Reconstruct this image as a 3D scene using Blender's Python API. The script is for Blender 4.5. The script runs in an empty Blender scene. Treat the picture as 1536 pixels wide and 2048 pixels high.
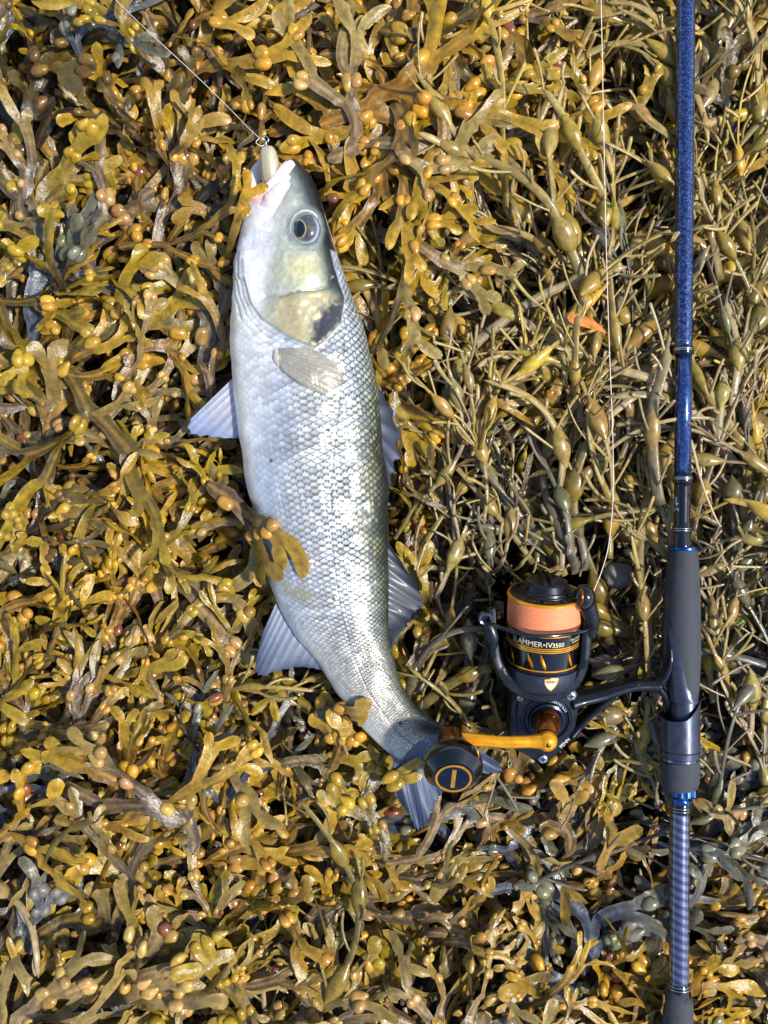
import bpy, math
import numpy as np
from mathutils import Vector, Matrix

# ------------------------------------------------------------------ camera, sky, sun, exposure
sc = bpy.context.scene
COL = sc.collection
H = 0.62                       # camera height above the mean top of the weed, metres
S = 0.52 / 1536.0              # metres per photo pixel on the plane z = 0
cam_d = bpy.data.cameras.new("camera")
cam = bpy.data.objects.new("camera", cam_d); COL.objects.link(cam)
cam.location = (0, 0, H); cam.rotation_euler = (0, 0, 0)
cam_d.sensor_fit = 'VERTICAL'
cam_d.angle = 2 * math.atan(2048 * S / 2 / H)
cam_d.clip_start = 0.01; cam_d.clip_end = 200
sc.camera = cam

SUN_AZ = math.atan2(0.95, -0.2)       # measured from +Y towards +X
SUN_EL = math.radians(55)
world = bpy.data.worlds.new("World"); sc.world = world; world.use_nodes = True
wn = world.node_tree.nodes; wl = world.node_tree.links
bg = wn.get("Background") or wn.new("ShaderNodeBackground")
sky = wn.new("ShaderNodeTexSky"); sky.sky_type = 'NISHITA'; sky.sun_disc = False
sky.sun_elevation = SUN_EL; sky.sun_rotation = SUN_AZ
wl.new(sky.outputs[0], bg.inputs[0]); bg.inputs[1].default_value = 0.14
sun_d = bpy.data.lights.new("sun", 'SUN'); sun_d.energy = 3.9; sun_d.angle = math.radians(4.0)
sun_d.color = (1.0, 0.985, 0.955)
sun = bpy.data.objects.new("sun", sun_d); COL.objects.link(sun)
sdir = Vector((math.sin(SUN_AZ) * math.cos(SUN_EL), math.cos(SUN_AZ) * math.cos(SUN_EL), math.sin(SUN_EL)))
sun.rotation_euler = (-sdir).to_track_quat('-Z', 'Y').to_euler()
sun.location = sdir * 3
sc.view_settings.view_transform = 'Standard'; sc.view_settings.look = 'None'
sc.view_settings.exposure = 0.45; sc.view_settings.gamma = 1.0
sc.view_settings.use_curve_mapping = False
sc.render.engine = 'CYCLES'
sc.cycles.use_denoising = True
sc.cycles.max_bounces = 6; sc.cycles.diffuse_bounces = 3; sc.cycles.glossy_bounces = 3
sc.cycles.transparent_max_bounces = 8
sc.cycles.sample_clamp_indirect = 4.0

rng = np.random.default_rng(11)

# ------------------------------------------------------------------ helpers
def P(px, py, z=0.0):
    k = S * (H - z) / H
    return np.array([(px - 768) * k, -(py - 1024) * k, z])
def proj(v):
    v = np.asarray(v); k = H / (H - v[..., 2]) / S
    return 768 + v[..., 0] * k, 1024 - v[..., 1] * k
def lin(c):
    c = np.asarray(c, float) / 255.0
    return np.where(c <= 0.04045, c / 12.92, ((c + 0.055) / 1.055) ** 2.4)
def sstep(a, b, x):
    t = np.clip((x - a) / (b - a), 0, 1); return t * t * (3 - 2 * t)
def catmull(pts, n):
    pts = np.asarray(pts, float); m = len(pts)
    ext = np.vstack([2 * pts[0] - pts[1], pts, 2 * pts[-1] - pts[-2]])
    t = np.linspace(0, m - 1 - 1e-9, n); i = t.astype(int); f = (t - i)[:, None]
    p0, p1, p2, p3 = ext[i], ext[i + 1], ext[i + 2], ext[i + 3]
    return 0.5 * (2 * p1 + (p2 - p0) * f + (2 * p0 - 5 * p1 + 4 * p2 - p3) * f**2 + (3 * p1 - p0 - 3 * p2 + p3) * f**3)
def seg_dist(px, py, poly):
    """distance in pixels from points to a polyline"""
    d = np.full(np.shape(px), 1e9)
    for (x0, y0), (x1, y1) in zip(poly[:-1], poly[1:]):
        dx, dy = x1 - x0, y1 - y0; L2 = dx * dx + dy * dy
        t = np.clip(((px - x0) * dx + (py - y0) * dy) / L2, 0, 1)
        d = np.minimum(d, np.hypot(px - x0 - t * dx, py - y0 - t * dy))
    return d
def inside(px, py, poly):
    r = np.zeros(np.shape(px), bool); n = len(poly)
    for i in range(n):
        x0, y0 = poly[i]; x1, y1 = poly[(i + 1) % n]
        c = ((y0 > py) != (y1 > py)) & (px < (x1 - x0) * (py - y0) / (y1 - y0 + 1e-12) + x0)
        r ^= c
    return r
def sdist(px, py, poly):
    """signed distance in pixels, positive inside a closed polygon"""
    d = seg_dist(px, py, list(poly) + [poly[0]])
    return np.where(inside(px, py, poly), d, -d)
def vnoise(x, y, seed=0):
    def h(i, j):
        n = (i.astype(np.int64) * 374761393 + j.astype(np.int64) * 668265263 + seed * 144665) & 0x7fffffff
        n = ((n ^ (n >> 13)) * 1274126177) & 0x7fffffff
        return (n ^ (n >> 16)) % 10007 / 10006.0
    x = np.asarray(x, float); y = np.asarray(y, float)
    i = np.floor(x); j = np.floor(y); fx = x - i; fy = y - j
    fx = fx * fx * (3 - 2 * fx); fy = fy * fy * (3 - 2 * fy)
    return (h(i, j) * (1 - fx) + h(i + 1, j) * fx) * (1 - fy) + (h(i, j + 1) * (1 - fx) + h(i + 1, j + 1) * fx) * fy

def mesh_data(name, verts, faces, mat=None, smooth=True, cols=None, sharp=None):
    me = bpy.data.meshes.new(name)
    verts = np.asarray(verts, np.float32)
    me.from_pydata(verts.tolist() if len(verts) < 20 else verts, [], faces if isinstance(faces, list) else faces.tolist())
    if smooth:
        me.polygons.foreach_set("use_smooth", np.ones(len(me.polygons), bool))
        if sharp: me.set_sharp_from_angle(angle=math.radians(sharp))
    if cols is not None:
        a = me.color_attributes.new("col", 'FLOAT_COLOR', 'POINT')
        c = np.ones((len(verts), 4), np.float32); cols = np.asarray(cols); c[:, :cols.shape[1]] = cols
        a.data.foreach_set("color", c.ravel())
    if mat: me.materials.append(mat)
    me.update()
    return me
def link(name, data, parent=None, label=None, cat=None, group=None, kind=None, loc=None):
    o = bpy.data.objects.new(name, data); COL.objects.link(o)
    if loc is not None: o.location = loc
    if parent: o.parent = parent
    if label: o["label"] = label
    if cat: o["category"] = cat
    if group: o["group"] = group
    if kind: o["kind"] = kind
    return o
def mk(name, verts, faces, mat, parent=None, smooth=True, cols=None, sharp=None, **k):
    v = np.asarray(verts, float)
    if parent is not None: v = v - np.array(world_loc(parent))
    elif k.get("loc") is not None: v = v - np.asarray(k["loc"])
    return link(name, mesh_data(name, v, faces, mat, smooth, cols, sharp), parent, **k)
def world_loc(o):
    l = Vector(o.location)
    while o.parent: o = o.parent; l = l + Vector(o.location)
    return l
def join(*parts):
    V = []; F = []; n = 0
    for v, f in parts:
        V.append(np.asarray(v, float)); F += [tuple(i + n for i in q) for q in f]; n += len(v)
    return np.vstack(V), F
def frames(pts):
    pts = np.asarray(pts, float); t = np.gradient(pts, axis=0)
    t /= np.linalg.norm(t, axis=1)[:, None] + 1e-12
    return t
def tube(pts, rad, n=12, up=(0, 0, 1), squash=1.0, caps=True):
    """round (or flattened) tube along points; squash = height across / width"""
    pts = np.asarray(pts, float); m = len(pts); rad = np.broadcast_to(np.asarray(rad, float), (m,))
    sq = np.broadcast_to(np.asarray(squash, float), (m,))
    t = frames(pts); up = np.asarray(up, float)
    s = np.cross(t, up); s /= np.linalg.norm(s, axis=1)[:, None] + 1e-12
    u = np.cross(s, t)
    a = np.arange(n) * 2 * math.pi / n
    V = pts[:, None] + (np.cos(a)[None, :, None] * s[:, None] + np.sin(a)[None, :, None] * u[:, None] * sq[:, None, None]) * rad[:, None, None]
    F = [(i * n + k, i * n + (k + 1) % n, (i + 1) * n + (k + 1) % n, (i + 1) * n + k) for i in range(m - 1) for k in range(n)]
    if caps:
        F.append(tuple(range(n - 1, -1, -1))); F.append(tuple((m - 1) * n + k for k in range(n)))
    return V.reshape(-1, 3), F
def lathe(prof, o, ex, ey, ax, n=48, caps=True):
    """prof: (distance along ax, radius)"""
    o, ex, ey, ax = (np.asarray(q, float) for q in (o, ex, ey, ax))
    a = np.arange(n) * 2 * math.pi / n
    ring = np.cos(a)[:, None] * ex + np.sin(a)[:, None] * ey
    V = np.vstack([o + ax * h + ring * r for h, r in prof]); m = len(prof)
    F = [(i * n + k, i * n + (k + 1) % n, (i + 1) * n + (k + 1) % n, (i + 1) * n + k) for i in range(m - 1) for k in range(n)]
    if caps:
        F.append(tuple(range(n - 1, -1, -1))); F.append(tuple((m - 1) * n + k for k in range(n)))
    return V, F
def sphere(c, ax, nu=20, nv=12):
    """ax: 3x3 rows = semi-axis vectors"""
    ax = np.asarray(ax, float); V = [np.asarray(c) + ax[2]]
    for j in range(1, nv):
        th = math.pi * j / nv
        for i in range(nu):
            a = 2 * math.pi * i / nu
            V.append(np.asarray(c) + math.sin(th) * (math.cos(a) * ax[0] + math.sin(a) * ax[1]) + math.cos(th) * ax[2])
    V.append(np.asarray(c) - ax[2]); F = []
    for i in range(nu): F.append((0, 1 + i, 1 + (i + 1) % nu))
    for j in range(nv - 2):
        for i in range(nu):
            p = 1 + j * nu; F.append((p + i, p + nu + i, p + nu + (i + 1) % nu, p + (i + 1) % nu))
    l = len(V) - 1; p = 1 + (nv - 2) * nu
    for i in range(nu): F.append((l, p + (i + 1) % nu, p + i))
    return np.array(V), F

# ------------------------------------------------------------------ materials
def nodes_mat(name):
    m = bpy.data.materials.new(name); m.use_nodes = True
    nt = m.node_tree; b = nt.nodes.get("Principled BSDF")
    return m, nt, b
def bump(nt, b, scale, strength, dist=0.0006, detail=4, coord=None):
    tx = nt.nodes.new("ShaderNodeTexNoise"); tx.inputs["Scale"].default_value = scale; tx.inputs["Detail"].default_value = detail
    if coord is not None: nt.links.new(coord, tx.inputs["Vector"])
    bp = nt.nodes.new("ShaderNodeBump"); bp.inputs["Strength"].default_value = strength; bp.inputs["Distance"].default_value = dist
    nt.links.new(tx.outputs["Fac"], bp.inputs["Height"]); nt.links.new(bp.outputs[0], b.inputs["Normal"])
    return tx
def simple(name, rgb, rough=0.4, metal=0.0, coat=0.0, spec=0.5, bmp=None, vary=None, aniso=0.0):
    m, nt, b = nodes_mat(name)
    c = (*lin(rgb), 1)
    b.inputs["Base Color"].default_value = c
    b.inputs["Roughness"].default_value = rough; b.inputs["Metallic"].default_value = metal
    b.inputs["Coat Weight"].default_value = coat; b.inputs["Coat Roughness"].default_value = 0.08
    b.inputs["Specular IOR Level"].default_value = spec
    b.inputs["Anisotropic"].default_value = aniso
    geo = nt.nodes.new("ShaderNodeNewGeometry")
    if bmp: bump(nt, b, bmp[0], bmp[1], bmp[2] if len(bmp) > 2 else 0.0004, coord=geo.outputs["Position"])
    sc_, amt = vary or (180, 0.18)
    tx = nt.nodes.new("ShaderNodeTexNoise"); tx.inputs["Scale"].default_value = sc_; tx.inputs["Detail"].default_value = 5
    nt.links.new(geo.outputs["Position"], tx.inputs["Vector"])
    mp = nt.nodes.new("ShaderNodeMapRange"); mp.inputs[1].default_value = 0.3; mp.inputs[2].default_value = 0.7
    mp.inputs[3].default_value = 1 - amt; mp.inputs[4].default_value = 1 + amt
    nt.links.new(tx.outputs["Fac"], mp.inputs[0])
    mx = nt.nodes.new("ShaderNodeVectorMath"); mx.operation = 'SCALE'; mx.inputs[0].default_value = c[:3]
    nt.links.new(mp.outputs[0], mx.inputs["Scale"]); nt.links.new(mx.outputs[0], b.inputs["Base Color"])
    mr = nt.nodes.new("ShaderNodeMapRange"); mr.inputs[1].default_value = 0.3; mr.inputs[2].default_value = 0.7
    mr.inputs[3].default_value = rough * 0.85; mr.inputs[4].default_value = min(1, rough * 1.2)
    nt.links.new(tx.outputs["Fac"], mr.inputs[0]); nt.links.new(mr.outputs[0], b.inputs["Roughness"])
    return m

def weed_material(name, from_object=False, rough=(0.22, 0.55), transl=0.22, bumpk=0.5):
    m, nt, b = nodes_mat(name); N = nt.nodes; L = nt.links
    geo = N.new("ShaderNodeNewGeometry")
    if from_object:
        src = N.new("ShaderNodeObjectInfo"); cs = src.outputs["Color"]
    else:
        src = N.new("ShaderNodeAttribute"); src.attribute_name = "col"; cs = src.outputs["Color"]
    n1 = N.new("ShaderNodeTexNoise"); n1.inputs["Scale"].default_value = 170; n1.inputs["Detail"].default_value = 6; n1.inputs["Roughness"].default_value = 0.65
    n2 = N.new("ShaderNodeTexNoise"); n2.inputs["Scale"].default_value = 620; n2.inputs["Detail"].default_value = 4
    for n in (n1, n2): L.new(geo.outputs["Position"], n.inputs["Vector"])
    mp = N.new("ShaderNodeMapRange"); mp.inputs[1].default_value = 0.3; mp.inputs[2].default_value = 0.7; mp.inputs[3].default_value = 0.55; mp.inputs[4].default_value = 1.3
    L.new(n1.outputs["Fac"], mp.inputs[0])
    sc1 = N.new("ShaderNodeVectorMath"); sc1.operation = 'SCALE'; L.new(cs, sc1.inputs[0]); L.new(mp.outputs[0], sc1.inputs["Scale"])
    # pale salt/sediment film in irregular patches
    fr = N.new("ShaderNodeMapRange"); fr.inputs[1].default_value = 0.55; fr.inputs[2].default_value = 0.75; fr.inputs[3].default_value = 0; fr.inputs[4].default_value = 0.0 if from_object else 0.14
    L.new(n2.outputs["Fac"], fr.inputs[0])
    mix = N.new("ShaderNodeMix"); mix.data_type = 'RGBA'; L.new(fr.outputs[0], mix.inputs["Factor"])
    L.new(sc1.outputs[0], mix.inputs[6]); mix.inputs[7].default_value = (*lin((128, 112, 84)), 1)
    L.new(mix.outputs[2], b.inputs["Base Color"])
    rr = N.new("ShaderNodeMapRange"); rr.inputs[1].default_value = 0.35; rr.inputs[2].default_value = 0.65; rr.inputs[3].default_value = rough[0]; rr.inputs[4].default_value = rough[1]
    L.new(n1.outputs["Fac"], rr.inputs[0]); L.new(rr.outputs[0], b.inputs["Roughness"])
    b.inputs["Specular IOR Level"].default_value = 0.55
    b.inputs["Coat Weight"].default_value = 0.22; b.inputs["Coat Roughness"].default_value = 0.09
    bp = N.new("ShaderNodeBump"); bp.inputs["Strength"].default_value = bumpk; bp.inputs["Distance"].default_value = 0.0007
    ad = N.new("ShaderNodeMath"); ad.operation = 'ADD'; L.new(n1.outputs["Fac"], ad.inputs[0])
    h2 = N.new("ShaderNodeMath"); h2.operation = 'MULTIPLY'; h2.inputs[1].default_value = 0.35; L.new(n2.outputs["Fac"], h2.inputs[0]); L.new(h2.outputs[0], ad.inputs[1])
    L.new(ad.outputs[0], bp.inputs["Height"]); L.new(bp.outputs[0], b.inputs["Normal"]); L.new(bp.outputs[0], b.inputs["Coat Normal"])
    if transl > 0:
        tr = N.new("ShaderNodeBsdfTranslucent"); L.new(sc1.outputs[0], tr.inputs["Color"])
        ms = N.new("ShaderNodeMixShader"); ms.inputs[0].default_value = transl
        out = N.get("Material Output"); L.new(b.outputs[0], ms.inputs[1]); L.new(tr.outputs[0], ms.inputs[2]); L.new(ms.outputs[0], out.inputs[0])
    return m
M_WEED = weed_material("wrack_blade", rough=(0.13, 0.46), bumpk=1.0)
M_BLAD = weed_material("wrack_bladder", from_object=True, rough=(0.18, 0.38), transl=0.10, bumpk=0.25)
M_EGG = weed_material("knotted_wrack", rough=(0.35, 0.6), transl=0.08, bumpk=0.3)

def attr_mat(name, rough, bmp=(900, 0.15, 0.0003), coat=0.0, transl=0.0, alpha=1.0):
    m, nt, b = nodes_mat(name); N = nt.nodes; L = nt.links
    at = N.new("ShaderNodeAttribute"); at.attribute_name = "col"
    L.new(at.outputs["Color"], b.inputs["Base Color"]); L.new(at.outputs["Alpha"], b.inputs["Metallic"])
    b.inputs["Roughness"].default_value = rough; b.inputs["Coat Weight"].default_value = coat; b.inputs["Coat Roughness"].default_value = 0.12
    geo = N.new("ShaderNodeNewGeometry"); bump(nt, b, *bmp[:2], bmp[2], coord=geo.outputs["Position"])
    if transl:
        tr = N.new("ShaderNodeBsdfTransparent"); ms = N.new("ShaderNodeMixShader"); ms.inputs[0].default_value = transl
        L.new(b.outputs[0], ms.inputs[1]); L.new(tr.outputs[0], ms.inputs[2]); L.new(ms.outputs[0], N.get("Material Output").inputs[0])
    return m
M_FISH = attr_mat("fish_skin", 0.37, (700, 0.12, 0.0003), coat=0.14)
M_FIN = attr_mat("fin_membrane", 0.5, (1200, 0.25, 0.0002), coat=0.05, transl=0.14)
M_FIN2 = attr_mat("thin_fin_membrane", 0.4, (1200, 0.15, 0.0002), coat=0.1, transl=0.5)
M_EYE = attr_mat("fish_eye", 0.06, (200, 0.0, 0.0001), coat=1.0)

BLACK = simple("black_anodised_metal", (30, 33, 40), 0.34, 0.55, 0.25)
BLACKGLOSS = simple("gloss_black_lacquer", (12, 13, 17), 0.12, 0.3, 0.8)
DARKBLUE = simple("navy_anodised_metal", (30, 38, 56), 0.25, 0.8, 0.3)
FOAM = simple("grey_black_foam_grip", (58, 60, 66), 0.75, 0.0, 0.0, 0.35, bmp=(1500, 0.5, 0.0004), vary=(260, 0.22))
GOLD = simple("orange_gold_anodised", (255, 172, 28), 0.24, 0.6, 0.2)
GOLDPAINT = simple("gold_print", (222, 150, 40), 0.3, 0.75)
CREAM = simple("cream_print", (228, 214, 168), 0.4, 0.2)
SILVER = simple("bright_steel", (200, 203, 208), 0.22, 1.0)
WHITEPRINT = simple("white_print", (215, 218, 222), 0.4)
BLUERING = simple("blue_anodised_ring", (40, 84, 150), 0.2, 0.9, 0.3)
BROWNGOLD = simple("brown_orange_anodised", (150, 78, 14), 0.24, 0.9, 0.3)
LINEWHITE = simple("pale_line", (226, 210, 196), 0.5)
SEAT = simple("satin_black_seat", (58, 64, 80), 0.34, 0.45, 0.15)

# ------------------------------------------------------------------ the ground
gn = 120
gx = np.linspace(-1, 1, gn); gx = np.sign(gx) * np.abs(gx) ** 2.2 * 30
X, Y = np.meshgrid(gx, gx)
Z = -0.098 + (vnoise(X * 14, Y * 14, 3) - 0.5) * 0.03 + (vnoise(X * 1.1, Y * 1.1, 5) - 0.5) * 0.12 * np.clip(np.hypot(X, Y) - 0.8, 0, 3)
gv = np.stack([X, Y, Z], -1).reshape(-1, 3)
gf = [(j * gn + i, j * gn + i + 1, (j + 1) * gn + i + 1, (j + 1) * gn + i) for j in range(gn - 1) for i in range(gn - 1)]
GROUND = simple("wet_dark_rock", (38, 35, 30), 0.45, bmp=(90, 0.8, 0.004), vary=(40, 0.5))
mk("ground", gv, gf, GROUND, kind="structure", label="dark wet shore rock under the seaweed")

# height maps of what lies on the weed: fronds are pressed below ZB and some draped above ZT
GX0, GY0, GC = -0.45, -0.55, 0.002
GNX, GNY = 450, 550
ZB = np.full((GNX, GNY), 1.0); ZT = np.full((GNX, GNY), -1.0)
def cell(v):
    i = np.clip(((v[:, 0] - GX0) / GC).astype(int), 0, GNX - 1); j = np.clip(((v[:, 1] - GY0) / GC).astype(int), 0, GNY - 1)
    return i, j
def press(v, margin=0.002):
    v = np.asarray(v); i, j = cell(v)
    for di in (-1, 0, 1):
        for dj in (-1, 0, 1):
            np.minimum.at(ZB, (np.clip(i + di, 0, GNX - 1), np.clip(j + dj, 0, GNY - 1)), v[:, 2] - margin)
    np.maximum.at(ZT, (i, j), v[:, 2])

# ------------------------------------------------------------------ the fish
ST = [  # belly edge, back edge (photo pixels), half thickness mm, centre height mm
 (494, 409, 591, 317, 9, 15), (490, 424, 606, 332, 12, 14.5), (485, 446, 628, 366, 15, 14), (478, 485, 649, 424, 18.5, 13),
 (471, 530, 670, 492, 22, 12), (466, 580, 693, 560, 25, 11), (463, 640, 717, 626, 27, 10), (463, 700, 736, 694, 28, 10),
 (466, 762, 750, 760, 28.5, 10), (474, 840, 762, 840, 28.5, 10), (485, 920, 770, 920, 28, 10), (501, 1000, 776, 1000, 27, 10),
 (519, 1080, 778, 1078, 25, 10), (535, 1148, 778, 1145, 22.5, 10), (556, 1212, 778, 1204, 19.5, 10), (592, 1270, 778, 1256, 16.5, 10.5),
 (630, 1320, 783, 1305, 14, 11.5), (662, 1368, 796, 1352, 12, 13), (692, 1409, 816, 1393, 10, 14.5), (723, 1449, 840, 1420, 8, 16),
 (757, 1486, 864, 1438, 5.5, 17), (786, 1512, 888, 1452, 3.0, 17), (806, 1528, 902, 1466, 0.9, 16.5)]
NS, NT, NB = 560, 190, 36
st = catmull(np.array(ST, float), NS)
zc = st[:, 5] / 1000; T = st[:, 4] / 1000
k = S * (H - zc) / H
Lw = np.stack([(st[:, 0] - 768) * k, -(st[:, 1] - 1024) * k, zc], 1)
Rw = np.stack([(st[:, 2] - 768) * k, -(st[:, 3] - 1024) * k, zc], 1)
C = (Lw + Rw) / 2; D = (Rw - Lw) / 2; depth = np.linalg.norm(D, axis=1)
vt = np.linspace(0, math.pi, NT); vb = np.linspace(math.pi, 2 * math.pi, NB + 2)[1:-1]
va = np.concatenate([vt, vb]); NA = len(va)
cv, sv = np.cos(va), np.sin(va)
crs = np.sign(cv) * np.abs(cv) ** 0.96
V = C[:, None] + D[:, None] * crs[None, :, None]
V[..., 2] += T[:, None] * np.sign(sv) * np.abs(sv) ** 0.92
nrm = (D / depth[:, None])[:, None] * (cv[None, :] * T[:, None])[..., None]
nrm[..., 2] += depth[:, None] * sv[None]
nrm /= np.linalg.norm(nrm, axis=2)[..., None] + 1e-9
px, py = proj(V)
A_lat = np.broadcast_to(va[None], px.shape)      # 0 back edge .. pi belly edge
arc = np.concatenate([[0], np.cumsum(np.linalg.norm(np.diff(C, axis=0), axis=1))])
top = np.broadcast_to((va <= math.pi)[None], px.shape)
GILL = [(690, 596), (686, 622), (682, 646), (655, 677), (631, 697), (597, 684), (563, 667), (522, 639), (501, 606), (492, 566), (489, 520)]
PREOP = [(664, 556), (661, 573), (630, 580), (597, 583), (560, 593), (530, 592), (510, 580), (497, 545), (500, 500), (509, 458)]
headpoly = [(560, 250), (440, 380), (440, 560), (489, 560), (501, 606), (522, 639), (563, 667), (597, 684), (631, 697), (655, 677), (682, 646), (686, 622), (690, 596), (672, 540), (664, 500), (705, 520), (760, 420), (640, 260)]
dh = sdist(px, py, headpoly)                       # >0 on the head
dg = seg_dist(px, py, GILL); dp = seg_dist(px, py, PREOP)
body = sstep(3, -6, dh)
# ---- scales: overlapping plates pointing towards the tail
hs = 0.0135 / 0.3385 * 0.3385 * 1.0
step = 4.55e-3 * np.clip(depth / 0.049, 0.42, 1.0) * (1 - 0.12 * sstep(0.30, 0.40, arc))
acc = np.concatenate([[0], np.cumsum(np.diff(arc) / step[1:])])
a_ = np.broadcast_to(acc[:, None], px.shape); NC = 18.0
# widen scales towards the flank centre, tighten at back
b_ = (A_lat / math.pi) * NC
ht = np.zeros(px.shape); ed = np.full(px.shape, 9.0); cid = np.zeros(px.shape); best = np.full(px.shape, 1e9); loc_t = np.zeros(px.shape); tlt = np.zeros(px.shape)
k0 = np.floor(a_ * 2)
for dk in range(-3, 2):
    kk = k0 + dk; off = 0.5 * (np.mod(kk, 2)); m0 = np.round(b_ - off)
    for dm in (-1, 0, 1):
        m = m0 + dm; ca = kk / 2; cb = m + off
        d = np.hypot((a_ - ca) / 0.86, (b_ - cb) / 0.56)
        ok = (d < 1) & (ca < best)
        best = np.where(ok, ca, best); ed = np.where(ok, 1 - d, ed); loc_t = np.where(ok, a_ - ca, loc_t)
        tlt = np.where(ok, b_ - cb, tlt) if dk > -9 else tlt; cid = np.where(ok, np.mod(np.abs(np.sin(kk * 12.9898 + m * 78.233) * 43758.5453), 1.0), cid)
ht = np.where(best < 1e8, 0.2 + loc_t, 0.4)
sc_amt = body * top * sstep(math.pi * 0.985, math.pi * 0.78, A_lat) * (0.35 + 0.65 * sstep(math.pi * 0.86, math.pi * 0.55, A_lat))
amp = 0.00033 * np.clip(depth / 0.049, 0.4, 1)[:, None]
V += nrm * (amp * (ht - 0.5) * sc_amt + 0.0009 * (np.mod(cid * 7.3, 1) - .5) * tlt * sc_amt)[..., None]
# ---- head relief
gillflap = sstep(-1.5, 5, dh) * top
V += nrm * (0.0016 * gillflap * sstep(40, 0, dg))[..., None]
groove = lambda d, w, dep: -dep * np.exp(-(d / w) ** 2)
folds = sum(groove(seg_dist(px, py, f), 2.4, 0.0007) for f in (
    [(474, 500), (471, 540), (476, 590), (492, 632), (520, 664), (560, 690)], [(480, 505), (479, 550), (486, 595), (503, 632), (530, 660), (570, 683)],
    [(468, 530), (467, 585), (480, 635), (508, 672), (545, 698)]))
dpa = seg_dist(px, py, PREOP[:6]); hd = groove(dpa, 4, 0.0011) + groove(dp, 5, 0.0002) + folds + groove(seg_dist(px, py, [(664, 556), (655, 610), (640, 650), (631, 690)]), 5, 0.0003)
cheek = inside(px, py, [(509, 458), (500, 500), (497, 545), (510, 580), (560, 593), (597, 583), (661, 573), (655, 530), (630, 500), (590, 500), (560, 470)])
hd += 0.0011 * cheek * sstep(0, 34, dp)
ex_, ey_ = 612, 457
de = np.hypot((px - ex_) / 30, (py - ey_) / 34)
hd += -0.0035 * sstep(1.02, 0.8, de) + 0.0004 * np.exp(-((de - 1.12) / .12) ** 2)
hd += groove(seg_dist(px, py, [(596, 350), (600, 362)]), 3, 0.0006) + groove(seg_dist(px, py, [(545, 430), (556, 408), (580, 372)]), 3.5, 0.001)
hd += (vnoise(px / 9, py / 9, 4) - .5) * 0.0005 * sstep(0, 10, dh)
V += nrm * (hd * top)[..., None]
# dents and folds in the belly skin
V += nrm * ((0.0022 * (vnoise(px / 60, py / 60, 8) - .5) + 0.0008 * (vnoise(px / 22, py / 22, 18) - .5)) * top)[..., None]
LAT = [(676, 590), (690, 640), (688, 690), (681, 780), (672, 860), (664, 950), (662, 1040), (668, 1120), (680, 1210), (702, 1300), (735, 1380), (790, 1462), (835, 1495)]
dl = seg_dist(px, py, LAT)
V += nrm * (groove(dl, 2.2, 0.00012) * body * top)[..., None]
# ---- pigment
rel = A_lat / math.pi
latx = np.interp(py, [p[1] for p in LAT], [p[0] for p in LAT])
w_loc = np.maximum(8, np.interp(py, [300, 600, 1200, 1400, 1500], [60, 80, 105, 70, 60]))
side = (px - latx) / w_loc                          # 0 on the lateral line, 1 at the back
mixc = lambda a, b, f: a * (1 - f[..., None]) + b * f[..., None]
c_belly = lin((252, 248, 240)); c_flank = lin((196, 203, 214)); c_mid = lin((148, 152, 146)); c_back = lin((70, 74, 60)); c_ridge = lin((30, 35, 34))
colr = np.zeros(px.shape + (3,)) + c_belly
colr = mixc(colr, c_flank, sstep(-2.1, -1.3, side))
colr = mixc(colr, c_mid, sstep(-0.1, 0.6, side))
colr = mixc(colr, c_back, sstep(0.45, 0.95, side))
colr = mixc(colr, c_ridge, sstep(0.85, 1.12, side))
# towards the tail the flank turns warm silver
tail_f = sstep(1180, 1380, py) * sstep(1.1, 0.2, side)
colr = mixc(colr, lin((196, 186, 164)), tail_f * 0.6)
tf2 = np.broadcast_to(sstep(0.955, 1.0, np.linspace(0, 1, NS))[:, None], px.shape)
# scale edges and centres
edge = sstep(0.36, 0.10, ed) * sc_amt
ec = mixc(np.zeros(px.shape + (3,)) + lin((128, 114, 80)), lin((30, 32, 26)), sstep(-0.5, 0.5, side))
colr = mixc(colr, ec, np.clip(edge * (0.26 + 0.72 * sstep(-1.8, -0.6, side)), 0, 1))
bright = (0.72 + 0.55 * cid) * (0.85 + 0.35 * sstep(0.25, 0.6, ed))
colr = colr * (1 + (bright - 1) * sc_amt)[..., None]
gs = sstep(0.35, 0.6, side) * sstep(1.1, 0.8, side) * (cid > 0.45) * sstep(0.25, 0.5, ed) * sc_amt * sstep(700, 800, py) * sstep(1250, 1050, py)
colr = mixc(colr, lin((200, 190, 110)), gs * 0.3)
dots = (np.abs(np.mod(a_ * 1.0, 1.0) - .5) < .33)
colr = mixc(colr, lin((38, 38, 34)), np.exp(-(dl / 1.5) ** 2) * body * top * 0.6 * np.where(dots, 1, 0.35))
# head pigment
hm = sstep(-2, 3, dh)
hc = np.zeros(px.shape + (3,)) + lin((244, 238, 238))
hline = np.interp(py, [320, 400, 470, 540, 600, 640], [578, 553, 540, 530, 520, 512])
hc = mixc(hc, lin((172, 175, 162)), sstep(-18, 22, px - hline))
gold = np.exp(-(((px - 608) / 46) ** 2 + ((py - 540) / 34) ** 2))
hc = mixc(hc, lin((206, 196, 138)), np.clip(gold * 1.15, 0, 1) * (0.35 + 0.65 * vnoise(px / 3.5, py / 3.5, 2)))
op = inside(px, py, [(530, 600), (597, 588), (661, 578), (684, 600), (682, 646), (631, 697), (563, 664), (520, 630)])
hc = mixc(hc, lin((184, 164, 108)), op * (0.35 + 0.6 * vnoise(px / 7, py / 7, 9)) * sstep(520, 570, px))
hb = np.interp(py, [300, 340, 400, 440, 500, 560, 620, 680], [578, 596, 618, 634, 652, 664, 684, 705])
hc = mixc(hc, lin((56, 64, 62)), sstep(-36, 6, px - hb) * sstep(640, 560, py))
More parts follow.
